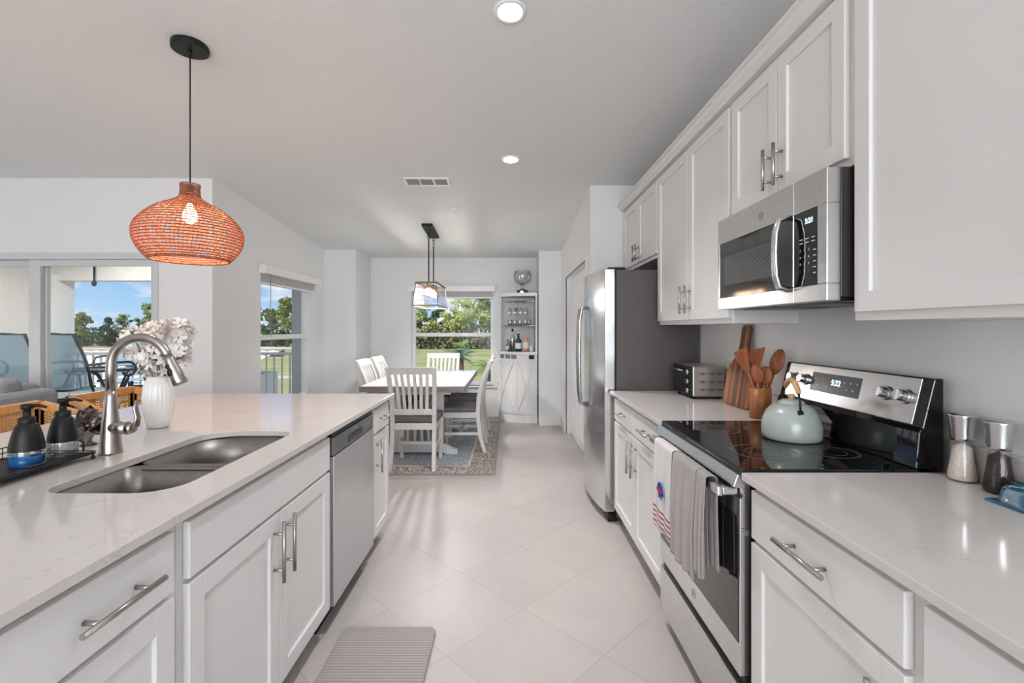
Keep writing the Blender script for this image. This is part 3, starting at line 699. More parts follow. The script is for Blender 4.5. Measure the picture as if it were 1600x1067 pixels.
arch = [kh(R(a)) for a in range(0, 181, 12)]
wr = MB().tube([kh(R(a)) for a in range(0, 49, 12)]+[], .004, 8).tube([kh(R(a)) for a in range(132, 181, 12)], .004, 8).build('handle_wire', BLKM, kt)
MB().tube([kh(R(a)) for a in range(36, 146, 10)], [.007]+[.0105]*9+[.007], 12).build('handle_grip', HANDW, kt)
MB().tube([(KX+.05, KY+.065, .99), (KX+.075, KY+.10, 1.02), (KX+.09, KY+.12, 1.04)], [.022, .014, .011], 14).build('spout', KM, kt)
for sgn in (-1, 1): 
    p_ = kh(R(0 if sgn > 0 else 180)); MB().box(p_.x-.01, p_.x+.01, p_.y-.004, p_.y+.004, p_.z-.022, p_.z+.004).build('bracket', BLKM, kt, bevel=.002)

# mills
GLM = glass_thin('mill_glass', (.97, .97, .97), .03)
nt = GLM.node_tree; [n for n in nt.nodes if n.type == 'MATH'][0].inputs[1].default_value = .25
def mill(x, y, lab, fill):
    t = thing('spice_mill', lab, 'grinder', (x, y, .914), 'glass and steel mills on the right counter')
    prof = [(0, 0), (.033, 0), (.035, .004), (.034, .02), (.027, .06), (.0235, .09), (.0235, .115)]
    MB().lathe([(r_*.90, z+.004) for r_, z in prof if z < .108]+[(0, .108)], (x, y, .914), 28).build('contents', fill, t)
    MB().lathe(prof, (x, y, .914), 28).build('glass_body', GLM, t)
    MB().lathe([(0.0, .112), (.024, .112), (.025, .12), (.027, .15), (.031, .178), (.0315, .182), (.031, .186), (0, .188)], (x, y, .914), 28).build('steel_cap', STEEL, t)
SALT = mat('salt_grains', (.85, .74, .66), .7, var=.2, vscale=250, bump=.6, bscale=400)
PEP = mat('peppercorns', (.030, .016, .010), .6, var=.9, vscale=260, bump=.8, bscale=300)
mill(1.268, 1.325, 'mill filled with pale salt, nearest the range', SALT)
mill(1.268, 1.225, 'mill filled with dark peppercorns, beside the blue glass dish', PEP)
# blue glass dish
BG = glass_thin('blue_glass', (.10, .36, .55), .10); BGD = mat('blue_glass_solid', (.012, .15, .27), .05, trans=.3, coat=.6)
bd = thing('glass_dish', 'ribbed blue glass butter dish on the counter at the right edge', 'dish', (1.25, 1.07, .914))
prof = [(-.052, 0), (.052, 0), (.055, .004), (.050, .012), (.046, .032), (.036, .045), (.015, .050), (-.015, .050), (-.036, .045), (-.046, .032), (-.050, .012), (-.055, .004)]
q = MB(); n = len(prof); L0 = []
for i in range(9):
    y = .98+.18*i/8; s_ = [.80, .95, 1, 1, 1, 1, 1, .95, .80][i]; s_ *= (1.03 if i % 2 else .98)
    L0.append([(1.24+p[0]*s_, y, .917+p[1]*s_) for p in prof])
vs = [p for l_ in L0 for p in l_]; fs = [(i*n+j, i*n+(j+1) % n, (i+1)*n+(j+1) % n, (i+1)*n+j) for i in range(8) for j in range(n)]
q.add(vs, fs, True).add(L0[0], [tuple(range(n))]).add(L0[-1], [tuple(range(n))[::-1]]); q.build('lid', BGD, bd)
q = MB()
for k in range(7):
    a = -.9+k*.3; q.tube([(1.24+.047*math.sin(a), .985, .918+.047*math.cos(a)*1.0), (1.24+.05*math.sin(a), 1.07, .92+.049*math.cos(a)), (1.24+.047*math.sin(a), 1.155, .918+.047*math.cos(a))], .003, 6)
q.build('rib', BGD, bd)
MB().box(1.178, 1.298, .965, 1.175, .914, .920).build('dish_base', BGD, bd, bevel=.003)

# towels on the oven handle
def towel(name, lab, y0, y1, z_front, z_back, m, waves, amp, seed, xb=.635):
    def path(u):
        s = u; Lf, Lb = .865-z_front, .865-z_back; tot = Lf+Lb+.05; d = s*tot
        if d < Lf: return xb-.019, z_front+d
        if d < Lf+.05:
            a = (d-Lf)/.05*math.pi; return xb-.019*math.cos(a), .865+.010*math.sin(a)
        return xb+.019, .865-(d-Lf-.05)
    def fn(u, v):
        x, z = path(u); h = max(0, .85-z); y = y0+(y1-y0)*v
        yc = (y0+y1)/2; y = yc+(y-yc)*(1-.10*min(h*3, 1)*0)
        wv = math.sin(v*waves*math.pi+seed)*amp*min(1, h*5)
        return (x-(abs(wv) if x < xb else -abs(wv)*.2), y+math.sin(h*9+seed)*.006*min(1, h*5), z+.006*math.sin(v*5+seed)*(1 if u < .02 else 0))
    return tag(MB().grid(fn, 60, 40).build(name, m, solid=.004), lab, 'towel')
TW = mat('white_towel', (.76, .72, .70), .95, var=.05, vscale=300, bump=.8, bscale=500, sheen=.3)
nt, b = nodes_of(TW)
g = nt.nodes.new('ShaderNodeTexCoord'); s_ = nt.nodes.new('ShaderNodeSeparateXYZ'); nt.links.new(g.outputs['Object'], s_.inputs[0])
zz = s_.outputs[2]; f = mth(nt, 'FRACT', mth(nt, 'DIVIDE', zz, .020)); st = mth(nt, 'LESS_THAN', f, .45)
rng = mth(nt, 'MULTIPLY', mth(nt, 'GREATER_THAN', zz, .018), mth(nt, 'LESS_THAN', zz, .098)); st = mth(nt, 'MULTIPLY', st, rng)
base = b.inputs['Base Color'].links[0].from_socket; nt.links.new(mixc(nt, st, base, (.30, .018, .035)), b.inputs['Base Color'])
tw1 = towel('dish_towel', 'white dish towel with red stripes and blue buffalo emblem on the oven handle', 1.80, 2.01, .515, .56, TW, 2.2, .006, .4)
GT = mat('grey_towel', (.40, .35, .33), .98, var=.18, vscale=260, bump=1, bscale=420, sheen=.4)
GT2 = mat('brown_towel', (.17, .14, .13), .98, var=.18, vscale=260, bump=1, bscale=420, sheen=.3)
tw2 = towel('hand_towel', 'grey terry towel hanging in the middle of the oven handle', 1.565, 1.785, .50, .55, GT, 3, .012, 1.1)
tw3 = towel('hand_towel', 'narrow grey folded towel nearest the handle end of the oven', 1.492, 1.558, .545, .57, GT, 2, .012, 2.0)
# emblem on the towel
EMB_B = mat('emblem_blue', (.01, .05, .30), .9); EMB_R = mat('emblem_red', (.55, .02, .04), .9)
ex = .6055; ORI[tw1.name] = tw1.location.copy()
bl = [(-.033, .004), (-.036, .018), (-.024, .030), (-.008, .037), (.008, .034), (.022, .026), (.032, .012), (.036, -.004), (.030, -.012), (.024, -.006), (.018, -.020), (.010, -.030), (.004, -.030), (.006, -.018), (-.006, -.020), (-.014, -.030), (-.022, -.028), (-.020, -.014), (-.030, -.010)]
def emb(poly, name, m, xx, cy=1.892, cz=.685): return MB().prism([(cy-p[0], cz+p[1]) for p in poly], xx, xx-.0016, 'x').build(name, m, tw1)
emb(bl, 'emblem_buffalo', EMB_B, ex-.0035, )
emb([(-.036, .010), (.004, .010), (.030, .002), (.006, -.003), (-.036, -.002)], 'emblem_streak', EMB_R, ex-.0055)

# wall outlets
def outlet(x, y, z, lab):
    t = thing('wall_outlet', lab, 'outlet', (x, y, z)); MB().box(x-.006, x, y-.036, y+.036, z-.058, z+.058).build('plate', WHITEP, t, bevel=.002)
    for dz in (-.022, .022): MB().box(x-.008, x-.006, y-.016, y+.016, z+dz-.014, z+dz+.014).build('socket', mat('socket_white', (.7, .7, .69), .4), t, bevel=.001)
outlet(1.32, 2.83, 1.115, 'white wall outlet above the counter behind the toaster oven')

# kitchen mat
MATM = mat('mat_foam', (.36, .32, .31), .7, var=.02); nt, b = nodes_of(MATM)
g = nt.nodes.new('ShaderNodeNewGeometry'); s_ = nt.nodes.new('ShaderNodeSeparateXYZ'); nt.links.new(g.outputs['Position'], s_.inputs[0])
f = mth(nt, 'ABSOLUTE', mth(nt, 'SUBTRACT', mth(nt, 'FRACT', mth(nt, 'DIVIDE', s_.outputs[1], .0155)), .5))
bp = nt.nodes.new('ShaderNodeBump'); bp.inputs['Distance'].default_value = .004; nt.links.new(f, bp.inputs['Height']); nt.links.new(bp.outputs[0], b.inputs['Normal'])
base = b.inputs['Base Color'].links[0].from_socket; nt.links.new(mixc(nt, mth(nt, 'LESS_THAN', f, .1), base, (.27, .24, .235)), b.inputs['Base Color'])
tag(MB().prism(rrect(-.735, -.325, 1.15, 2.10, .035), .0, .016).build('kitchen_mat', MATM, bevel=.006), 'grey ribbed anti-fatigue mat on the floor beside the island', 'mat')

# ================================================================== ON THE ISLAND
# tray with feet
tr = thing('wire_tray', 'black metal tray on little feet under the soap dispensers', 'tray', (-1.46, 1.38, .914))
TX0_, TX1_, TY0_, TY1_ = -1.575, -1.36, 1.19, 1.55
MB().box(TX0_, TX1_, TY0_, TY1_, .930, .934).build('base', BLKM, tr)
q = MB()
for z_ in (.936, .952, .968): q.tube([(TX0_, TY0_, z_), (TX0_, TY1_, z_), ] , .0018, 6); 
for k in range(18): q.tube([(TX0_, TY0_+k*(TY1_-TY0_)/17, .932), (TX0_, TY0_+k*(TY1_-TY0_)/17, .968)], .0012, 5)
q.tube([(TX1_, TY0_, .938), (TX1_, TY1_, .938)], .002, 6).tube([(TX0_, TY1_, .938), (TX1_, TY1_, .938)], .002, 6)
q.build('wire_rim', BLKM, tr)
for yy in (TY1_, TY0_): MB().tube([(TX0_+.06, yy, .936), (TX0_+.06, yy, .965), (TX0_+.07, yy, .972), (TX1_-.05, yy, .972), (TX1_-.04, yy, .965), (TX1_-.04, yy, .936)], .003, 8).build('handle', BLKM, tr)
for (a, b_) in ((TX1_, TY0_+.06), (TX1_, TY1_-.01), (TX0_, TY0_+.06), (TX0_, TY1_-.01)): MB().cyl((a, b_, .924), (a, b_, .934), .003, n=8).ball((a, b_, .9205), .0065, n=10, m=8).build('foot', BLKM, tr)
def soap(x, y, s, lab, liq, rotd):
    s *= .9
    t = thing('soap_dispenser', lab, 'soap dispenser', (x, y, .934), 'matte black soap dispensers on the tray')
    z0 = .9345
    outer = [(0, 0), (.038*s, 0), (.041*s, .004), (.041*s, .035), (.0405*s, .045)]
    MB().lathe(outer, (x, y, z0), 28).build('glass_base', GLC, t)
    if liq: MB().lathe([(0, .003), (.037*s, .003), (.0385*s, .008), (.0385*s, .03), (0, .03)], (x, y, z0), 28).build('liquid', liq, t)
    MB().lathe([(.0405*s, .044), (.040*s, .06), (.034*s, .09), (.027*s, .115), (.019*s, .125), (0, .126)], (x, y, z0), 28).build('bottle', mat('matte_black', (.011, .011, .012), .45, var=.1, spec=.3), t)
    MB().lathe([(0.019, .122), (.020, .124), (.020, .140), (.010, .143), (.0085, .165), (.014, .166), (.014, .180), (.0, .181)], (x, y, z0), 24).build('pump', BLKM, t)
    a = R(rotd); MB().tube([(x, y, z0+.174), (x+.03*math.cos(a), y+.03*math.sin(a), z0+.176), (x+.05*math.cos(a), y+.05*math.sin(a), z0+.170)], [.006, .005, .0035], 10).build('nozzle', BLKM, t)
BLIQ = mat('blue_soap', (.01, .22, .72), .15, var=.05, trans=.25)
CLIQ = glass_thin('clear_soap', (.85, .88, .9), .05)
soap(-1.437, 1.405, 1.12, 'matte black soap dispenser with blue liquid in its clear base', BLIQ, 10)
soap(-1.437, 1.518, 1.06, 'matte black soap dispenser with clear liquid, next to the faucet', CLIQ, 20)
# vase and blossoms
VX, VY = -1.512, 2.03
PORC = mat('white_porcelain', (.86, .85, .83), .2, var=.01)
q = MB(); prof = [(.030, 0), (.042, .004), (.050, .03), (.060, .09), (.0615, .13), (.056, .18), (.045, .213), (.040, .222), (.036, .222), (.040, .21), (.05, .17), (.054, .12), (.045, .03), (0, .01)]
k0 = len(q.v); n = 96
for (r_, z) in prof:
    for j in range(n):
        rr = .93*r_*(1+(.022 if (j % 4 in (0, 1)) else -.012)*(1 if .03 < z < .2 else .2)); an = 2*math.pi*j/n
        q.v.append((VX+rr*math.cos(an), VY+rr*math.sin(an), .914+z))
for i in range(len(prof)-1):
    for j in range(n): q.f.append([i*n+j, i*n+(j+1) % n, (i+1)*n+(j+1) % n, (i+1)*n+j]); q.sm.append(True); q.mi.append(0)
q.f.append(list(range(n))[::-1]); q.sm.append(False); q.mi.append(0)
tag(q.build('fluted_vase', PORC), 'white fluted porcelain vase on the island', 'vase')
PET = mat('silk_petals', (.86, .82, .785), .8, var=.05, vscale=80, sheen=.2); PETC = mat('petal_hearts', (.35, .24, .18), .8)
def floret(q, c, nrm, s):
    nrm = nrm.normalized(); a = nrm.orthogonal().normalized(); b = nrm.cross(a); ph = random.random()*6
    for k in range(5):
        an = ph+k*2*math.pi/5; d = a*math.cos(an)+b*math.sin(an); sd = nrm.cross(d)
        lift = random.uniform(.1, .5)
        pts = [c, c+d*s*.45+sd*s*.30+nrm*s*.18*lift, c+d*s*.95+sd*s*.28+nrm*s*(.3+lift*.3), c+d*s*1.1+nrm*s*(.15+lift*.4), c+d*s*.95-sd*s*.28+nrm*s*(.3+lift*.3), c+d*s*.45-sd*s*.30+nrm*s*.18*lift]
        q.cur = 0; q.add(pts, [(0, 1, 2, 3), (0, 3, 4, 5)], True)
    q.cur = 1; q.ball(c+nrm*.003, s*.13, n=6, m=4); q.cur = 0
heads = [((-.052, -.02, .365), .060, 'white silk blossom cluster low behind the faucet arc'), ((.035, .0, .285), .068, 'white silk blossom cluster low at the front of the vase'),
         ((.088, .03, .40), .066, 'tall white silk blossom cluster at the top right of the vase'), ((.105, .01, .315), .052, 'white silk blossom cluster leaning right over the spray head'), ((-.04, .06, .40), .05, 'greyish white blossom cluster at the back left of the vase')]
for (h, rr, lab) in heads:
    c = Vector((VX-.030+h[0]*.92, VY+h[1], .914+h[2])); t = thing('silk_flower', lab, 'flower', (VX, VY, 1.10), 'white silk flowers in the fluted vase')
    MB().tube([(VX+h[0]*.1, VY+h[1]*.1, .96), (VX+h[0]*.25, VY+h[1]*.25, 1.12), c], .0025, 6).build('stem', mat('flower_stem', (.20, .17, .10), .7), t)
    q = MB()
    for i in range(int(34*(rr/.06)**2)):
        z = random.uniform(-1, 1); an = random.uniform(0, 6.283); s_ = math.sqrt(1-z*z); nn = Vector((s_*math.cos(an), s_*math.sin(an), z))
        floret(q, c+nn*rr*random.uniform(.72, 1), nn+Vector((random.uniform(-.3, .3),)*3), random.uniform(.024, .034))
    q.build('blossom', [PET, PETC], t)
# metal flower ornament
BRZ = mat('polished_gunmetal', (.20, .17, .16), .15, 1); orn = thing('metal_flower', 'polished dark metal flower ornament left of the faucet', 'ornament', (-1.545, 1.72, .914))
for k in range(9):
    an = k*2*math.pi/6+(.4 if k > 5 else 0); el = R(15 if k < 6 else 55); s_ = .062 if k < 6 else .055
    d = Vector((math.cos(an)*math.cos(el), math.sin(an)*math.cos(el), math.sin(el))); sd = Vector((-math.sin(an), math.cos(an), 0)); nn = d.cross(sd)
    c = Vector((-1.545, 1.73, .982)); RT = Matrix.Rotation(R(58), 3, Vector((.75, .4, 0)).normalized()); d = RT @ d; sd = RT @ sd; nn = RT @ nn; s_ *= 1.15
    def fn(u, v, d=d, sd=sd, nn=nn): return c+d*s_*(.1+u)+sd*(v-.5)*.05*math.sin(math.pi*min(1, u*.93+.06))+nn*(-.02*u*u+.01*(2*v-1)**2)
    MB().grid(fn, 8, 6).build('petal', BRZ, orn, solid=.0015)
MB().ball((-1.545, 1.73, .982), .014).tube([(-1.545, 1.73, .914), (-1.545, 1.73, .925), (-1.545, 1.73, .98)], [.03, .012, .010], 12).build('heart', BRZ, orn)

# ================================================================== BAR STOOLS
def cane_panel(q, P, nu, nv):
    """sheet of cane with a round-ish hole in every cell; P(u,v)->Vector"""
    for i in range(nu):
        for j in range(nv):
            def W(a, b_): return P((i+a)/nu, (j+b_)/nv)
            hole = [(.5+.30*math.cos(R(45*k+22.5)), .5+.30*math.sin(R(45*k+22.5))) for k in range(8)]
            out = [(1, .75), (.75, 1), (.25, 1), (0, .75), (0, .25), (.25, 0), (.75, 0), (1, .25)]
            vs = [W(*p) for p in out]+[W(*p) for p in hole]
            fs = [(k, (k+1) % 8, 8+(k+1) % 8, 8+k) for k in range(8)]
            vs += [W(1, 1), W(0, 1), W(0, 0), W(1, 0)]; fs += [(0, 16, 1), (2, 17, 3), (4, 18, 5), (6, 19, 7)]
            q.add(vs, fs)
def stool(yc, lab):
    t = thing('bar_stool', lab, 'stool', (-2.28, yc, 0), 'cane back bar stools at the island'); X0 = -2.42
    w_ = .225
    # back frame, three facets: middle and two wings toward the island
    P = [(-2.20, yc-w_-.045), (X0, yc-w_), (X0-.02, yc), (X0, yc+w_), (-2.20, yc+w_+.045)]
    P = [(-2.20, yc-w_-.03), (X0+.015, yc-w_+.01), (X0+.015, yc+w_-.01), (-2.20, yc+w_+.03)]
    for k, (a, b_) in enumerate(zip(P[:-1], P[1:])):
        za = (.972, .972) if k == 1 else ((.90, .972) if k == 0 else (.972, .90))
        A0, B0 = Vector((a[0], a[1], 0)), Vector((b_[0], b_[1], 0)); up = Vector((0, 0, 1)); lo = .70
        q = MB().bar(A0+up*(za[0]-.02), B0+up*(za[1]-.02), .034, .042).bar(A0+up*lo, B0+up*lo, .03, .04)
        q.bar(A0+up*lo, A0+up*za[0], .036, .036).bar(B0+up*lo, B0+up*za[1], .036, .036)
        f_ = q.build('back_frame' if k == 1 else 'side_frame', RATW, t, bevel=.005)
        d = (B0-A0).normalized()
        def PP(u, v): return A0+(B0-A0)*(.06+.88*u)+up*(lo+.02+((za[0]+(za[1]-za[0])*u)-lo-.055)*v)
        cq = MB(); cane_panel(cq, PP, 24 if k == 1 else 13, 14); cq.build('cane_webbing', CANE, f_, solid=.002)
    MB().prism(rrect(-2.42, -2.02, yc-.22, yc+.22, .06), .655, .70).build('seat', mat('linen_seat', (.66, .62, .55), .9, bump=.4), t, bevel=.015)
    for sx in (-2.40, -2.06):
        for sy in (-.19, .19): MB().tube([(sx, yc+sy, .66), (sx+(.02 if sx > -2.2 else -.02), yc+sy*1.12, 0)], [.02, .014], 12).build('leg', RATW, t)
    MB().cyl((-2.045, yc-.20, .22), (-2.045, yc+.20, .22), .011, n=12).build('foot_rail', RATW, t)
stool(1.63, 'cane back bar stool at the left edge behind the soap dispensers, nearest the viewer')
stool(2.20, 'cane back bar stool behind the soap dispensers, middle of the row')
stool(2.80, 'cane back bar stool behind the faucet, farthest of the row')

# sofa corner in the living area
SOF = mat('sofa_fabric', (.30, .30, .31), .95, var=.08, vscale=120, bump=.5, bscale=300)
sf = thing('sofa', 'grey fabric sofa beyond the bar stools at the left edge', 'sofa', (-4.6, 3.45, 0))
MB().box(-5.5, -3.74, 3.0, 3.85, .10, .42).build('base', SOF, sf, bevel=.03)
MB().box(-5.5, -3.80, 3.60, 3.86, .42, .90).build('backrest', SOF, sf, bevel=.06, seg=4)
MB().box(-3.90, -3.66, 2.98, 3.86, .40, .86).build('arm', SOF, sf, bevel=.06, seg=4)
for a in (-5.3, -4.62): MB().box(a, a+.66, 3.0, 3.6, .42, .56).build('seat_cushion', SOF, sf, bevel=.04, seg=3)
for a in (-5.2, -4.38): MB().box(a, a+.64, 3.45, 3.66, .56, .965).build('back_cushion', SOF, sf, bevel=.07, seg=4)
for (a, b_) in ((-5.4, 3.1), (-3.8, 3.1), (-5.4, 3.75), (-3.8, 3.75)): MB().cyl((a, b_, 0), (a, b_, .11), .02).build('foot', BLK, sf)

# ================================================================== PENDANT LAMP
PX, PY = -1.607, 2.372; CH = ceil_h(PY)
pl = thing('pendant_lamp', 'woven copper rattan pendant lamp hanging over the island', 'lamp', (PX, PY, 1.68))
cn = MB().cyl((PX, PY, CH-.028), (PX, PY, CH+.004), .083, n=36).build('canopy', BLKM, pl, bevel=.003)
MB().cyl((PX, PY, CH-.05), (PX, PY, CH-.02), .009).cyl((PX, PY, 2.05), (PX, PY, CH-.03), .0032, n=8).build('cord', BLK, pl)
RATC = mat('copper_rattan', (.33, .115, .06), .5, var=.4, vscale=50)
prf = [(.044, 2.062), (.043, 2.03), (.050, 1.995), (.085, 1.968), (.145, 1.935), (.195, 1.89), (.226, 1.845), (.234, 1.80), (.224, 1.755), (.198, 1.71), (.170, 1.682)]
def pr(t_): # smooth profile sample
    x = t_*(len(prf)-1); i = min(int(x), len(prf)-2); f = x-i
    g_ = [prf[max(i-1, 0)], prf[i], prf[i+1], prf[min(i+2, len(prf)-1)]]
    return tuple(.5*((2*g_[1][k])+(-g_[0][k]+g_[2][k])*f+(2*g_[0][k]-5*g_[1][k]+4*g_[2][k]-g_[3][k])*f*f+(-g_[0][k]+3*g_[1][k]-3*g_[2][k]+g_[3][k])*f**3) for k in (0, 1))
q = MB(); NR = 80
for k in range(NR):
    an = 2*math.pi*k/NR; pts = []
    for i in range(61):
        r_, z = pr(i/60); r_ += .0025*(1 if (i % 2) ^ (k % 2) else -1)*(0 if i < 12 else 1); tw = an+.12*math.sin(i/60*3)
        pts.append((PX+r_*math.cos(tw), PY+r_*math.sin(tw), z))
    q.tube(pts, .0013, 4, caps=False)
rows = 25
for k in range(rows):
    t_ = .26+.74*k/(rows-1); r_, z = pr(min(t_, 1)); pts = []
    for j in range(NR*2):
        an = 2*math.pi*j/(NR*2); rr = r_+.0035*(math.cos(an*NR/2+math.pi*(k % 2))); pts.append((PX+rr*math.cos(an), PY+rr*math.sin(an), z))
    q.tube(pts, .0030 if k < rows-1 else .005, 4, closed=True)
for k in range(5):
    r_, z = pr(.005+.05*k); q.tube([(PX+r_*math.cos(2*math.pi*j/48), PY+r_*math.sin(2*math.pi*j/48), z) for j in range(48)], .0022, 4, closed=True)
q.build('lamp_shade', RATC, pl)
BULB = mat('warm_bulb', (1, .85, .6), .5, emit=(1, .66, .36), estr=14)
MB().cyl((PX, PY, 2.06), (PX, PY, 1.965), .018, n=16).build('socket', BLK, pl)
MB().lathe([(0.012, .0), (.016, -.02), (.030, -.045), (.034, -.065), (.028, -.085), (.012, -.097), (0, -.099)], (PX, PY, 1.965), 20).build('bulb', BULB, pl)
lamp('pendant_light', 'POINT', (PX, PY, 1.84), 10, (1, .55, .28), shadow_soft_size=.04)

# ================================================================== CEILING FITTINGS
EMW = mat('downlight_lens', (1, 1, 1), .5, emit=(1, .97, .92), estr=6)
def downlight(x, y, lab, e=7.4):
    h = ceil_h(y); t = thing('recessed_light', lab, 'ceiling light', (x, y, h), 'round recessed ceiling lights')
    t.rotation_euler = (math.atan(-.085), 0, 0); local(t)
    MB().lathe([(.056, -.0035), (.060, -.007), (.074, -.005), (.077, .001), (.056, .001), (.056, -.0035)], (0, 0, 0), 40).build('trim_ring', WHITEP, t)
    MB().lathe([(0, -.004), (.057, -.004), (.057, .0005), (0, .0005)], (0, 0, 0), 40).build('lens', EMW, t)
    lamp('downlight', 'AREA', (x, y, h-.02), e, (.98, .99, 1), shape='DISK', size=.12, spread=R(104))
downlight(0, 2.147, 'round white recessed ceiling light nearest the viewer')
downlight(.0045, 3.665, 'round white recessed ceiling light farther away, beyond the first')
for (dx_, dy_) in ((-4.2, 2.6), (-6.2, 2.6), (-4.2, .4), (-6.2, .4)):   # unseen fittings added over the living area to brighten the room
    downlight(dx_, dy_, 'round recessed ceiling light added unseen over the living area as fill', 11)
# vent grille
vy0, vx0 = 3.98, -.87
vt = thing('ceiling_vent', 'white rectangular air vent grille in the ceiling', 'vent', (-.72, 4.1, ceil_h(4.1)))
Y0, Y1, XX0, XX1 = 3.995, 4.17, -.91, -.52
vt.rotation_euler = (math.atan(-.085), 0, 0); local(vt)
hx, hy = .195, .09
q = MB().box(-hx, hx, -hy, -hy+.02, -.008, .001).box(-hx, hx, hy-.02, hy, -.008, .001).box(-hx, -hx+.02, -hy+.02, hy-.02, -.008, .001).box(hx-.02, hx, -hy+.02, hy-.02, -.008, .001)
for c in (-.06, .06): q.box(c-.005, c+.005, -hy+.02, hy-.02, -.007, .001)
q.build('frame', TRIM, vt)
MB().box(-hx+.02, hx-.02, -hy+.02, hy-.02, -.0015, .0).build('duct', mat('duct_grey', (.30, .30, .31), .7), vt)
q = MB()
for k in range(9):
    yy = -hy+.03+k*.0155; q.add([(-hx+.02, yy, -.006), (hx-.02, yy, -.006), (hx-.02, yy+.009, -.002), (-hx+.02, yy+.009, -.002)], [(0, 1, 2, 3)])
q.build('louvre', TRIM, vt, solid=.001)
yy = 1.6225/(.085+(513-326)/738)
tag(MB().lathe([(0, -.02), (.03, -.02), (.045, -.012), (.05, 0)], ((710-797)*yy/738, yy, ceil_h(yy)), 28).build('sprinkler_cover', WHITEP), 'small round white sprinkler cover in the ceiling beyond the vent', 'sprinkler')

# ================================================================== DINING TABLE, RUG
RUG = mat('rug_pile', (.4, .38, .38), .95, var=0, sheen=.2); nt, b = nodes_of(RUG)
g = nt.nodes.new('ShaderNodeTexCoord'); s_ = nt.nodes.new('ShaderNodeSeparateXYZ'); nt.links.new(g.outputs['Object'], s_.inputs[0])
RW, RL = .84, 1.235
dx_ = mth(nt, 'SUBTRACT', RW, mth(nt, 'ABSOLUTE', s_.outputs[0])); dy_ = mth(nt, 'SUBTRACT', RL, mth(nt, 'ABSOLUTE', s_.outputs[1])); dm = mth(nt, 'MINIMUM', dx_, dy_)
n1 = nt.nodes.new('ShaderNodeTexVoronoi'); n1.inputs['Scale'].default_value = 10; nt.links.new(g.outputs['Object'], n1.inputs[0])
n2 = nt.nodes.new('ShaderNodeTexNoise'); n2.inputs['Scale'].default_value = 16; n2.inputs['Detail'].default_value = 5; nt.links.new(g.outputs['Object'], n2.inputs[0])
n3 = nt.nodes.new('ShaderNodeTexNoise'); n3.inputs['Scale'].default_value = 5; nt.links.new(g.outputs['Object'], n3.inputs[0])
pat = mth(nt, 'GREATER_THAN', mth(nt, 'ADD', mth(nt, 'MULTIPLY', mth(nt, 'SINE', mth(nt, 'MULTIPLY', n1.outputs['Distance'], 22)), .25), n2.outputs['Fac']), .52)
fieldc = mixc(nt, pat, (.20, .25, .30), (.42, .42, .42)); fieldc = mixc(nt, mth(nt, 'MULTIPLY', n3.outputs['Fac'], .35), fieldc, (.28, .38, .46))
bordc = mixc(nt, pat, (.17, .13, .115), (.52, .45, .39))
c = mixc(nt, mth(nt, 'GREATER_THAN', dm, .26), bordc, fieldc)
def band(a, b_): return mth(nt, 'MULTIPLY', mth(nt, 'GREATER_THAN', dm, a), mth(nt, 'LESS_THAN', dm, b_))
c = mixc(nt, band(.255, .275), c, (.66, .60, .54)); c = mixc(nt, band(.06, .068), c, (.25, .20, .18)); c = mixc(nt, mth(nt, 'LESS_THAN', dm, .03), c, (.28, .235, .21))
nt.links.new(c, b.inputs['Base Color'])
tag(MB().box(-.975-RW, -.975+RW, 4.305, 6.775, .0, .010).build('area_rug', RUG, bevel=.003), 'patterned beige and blue grey rug under the dining table', 'rug')
bpy.data.objects['area_rug'].location.y += 0
# rug texture object coordinates are centred on the rug
TBL = thing('dining_table', 'white planked trestle dining table with grey brown edge', 'table', (-.975, 5.605, .01))
tp = MB()
for k in range(6):
    a = -1.495+k*.1735; tp.box(a, a+.1715, 4.70, 6.51, .735, .763)
tp.build('tabletop', TABTOP, TBL, bevel=.002)
MB().box(-1.50, -.45, 4.69, 4.712, .706, .7625).box(-1.50, -.45, 6.498, 6.52, .706, .7625).box(-1.50, -1.486, 4.71, 6.50, .706, .762).box(-.464, -.45, 4.71, 6.50, .706, .762).build('edge_band', TABEDGE, TBL, bevel=.002)
MB().box(-1.40, -.55, 4.8, 6.41, .70, .735).build('underframe', WWASH, TBL)
def foot_poly(): return [(-.42, .012), (-.42, .05), (-.36, .07), (-.30, .11), (-.24, .125), (.24, .125), (.30, .11), (.36, .07), (.42, .05), (.42, .012), (.30, .012), (.26, .035), (-.26, .035), (-.30, .012)]
for yy in (5.02, 6.19):
    tr_ = MB().prism([(-.975+p[0], p[1]) for p in foot_poly()], yy-.045, yy+.045, 'y')
    f_ = tr_.build('trestle', WWASH, TBL, bevel=.004)
    MB().box(-1.32, -.63, yy-.045, yy+.045, .64, .70).build('top_beam', WWASH, f_, bevel=.004)
    for xx in (-1.20, -.75): MB().box(xx-.045, xx+.045, yy-.04, yy+.04, .125, .64).build('post', WWASH, f_, bevel=.003)
    for xx in (-1.09, -1.01, -.935, -.86): MB().bar((xx, yy, .125), (-.975+(xx+.975)*.7, yy, .64), .03, .03).build('baluster', WWASH, f_, bevel=.002)
MB().box(-1.02, -.93, 5.06, 6.15, .26, .34).build('stretcher', WWASH, TBL, bevel=.004)
for s_ in (-1, 1): MB().bar((-.975, 5.60-s_*.10, .32), (-.975, 5.60+s_*.48, .70), .06, .06).build('brace', WWASH, TBL, bevel=.003)
RUN = mat('runner_weave', (.36, .44, .46), .8, var=0); nt, b = nodes_of(RUN)
g = nt.nodes.new('ShaderNodeTexCoord'); s_ = nt.nodes.new('ShaderNodeSeparateXYZ'); nt.links.new(g.outputs['Object'], s_.inputs[0])
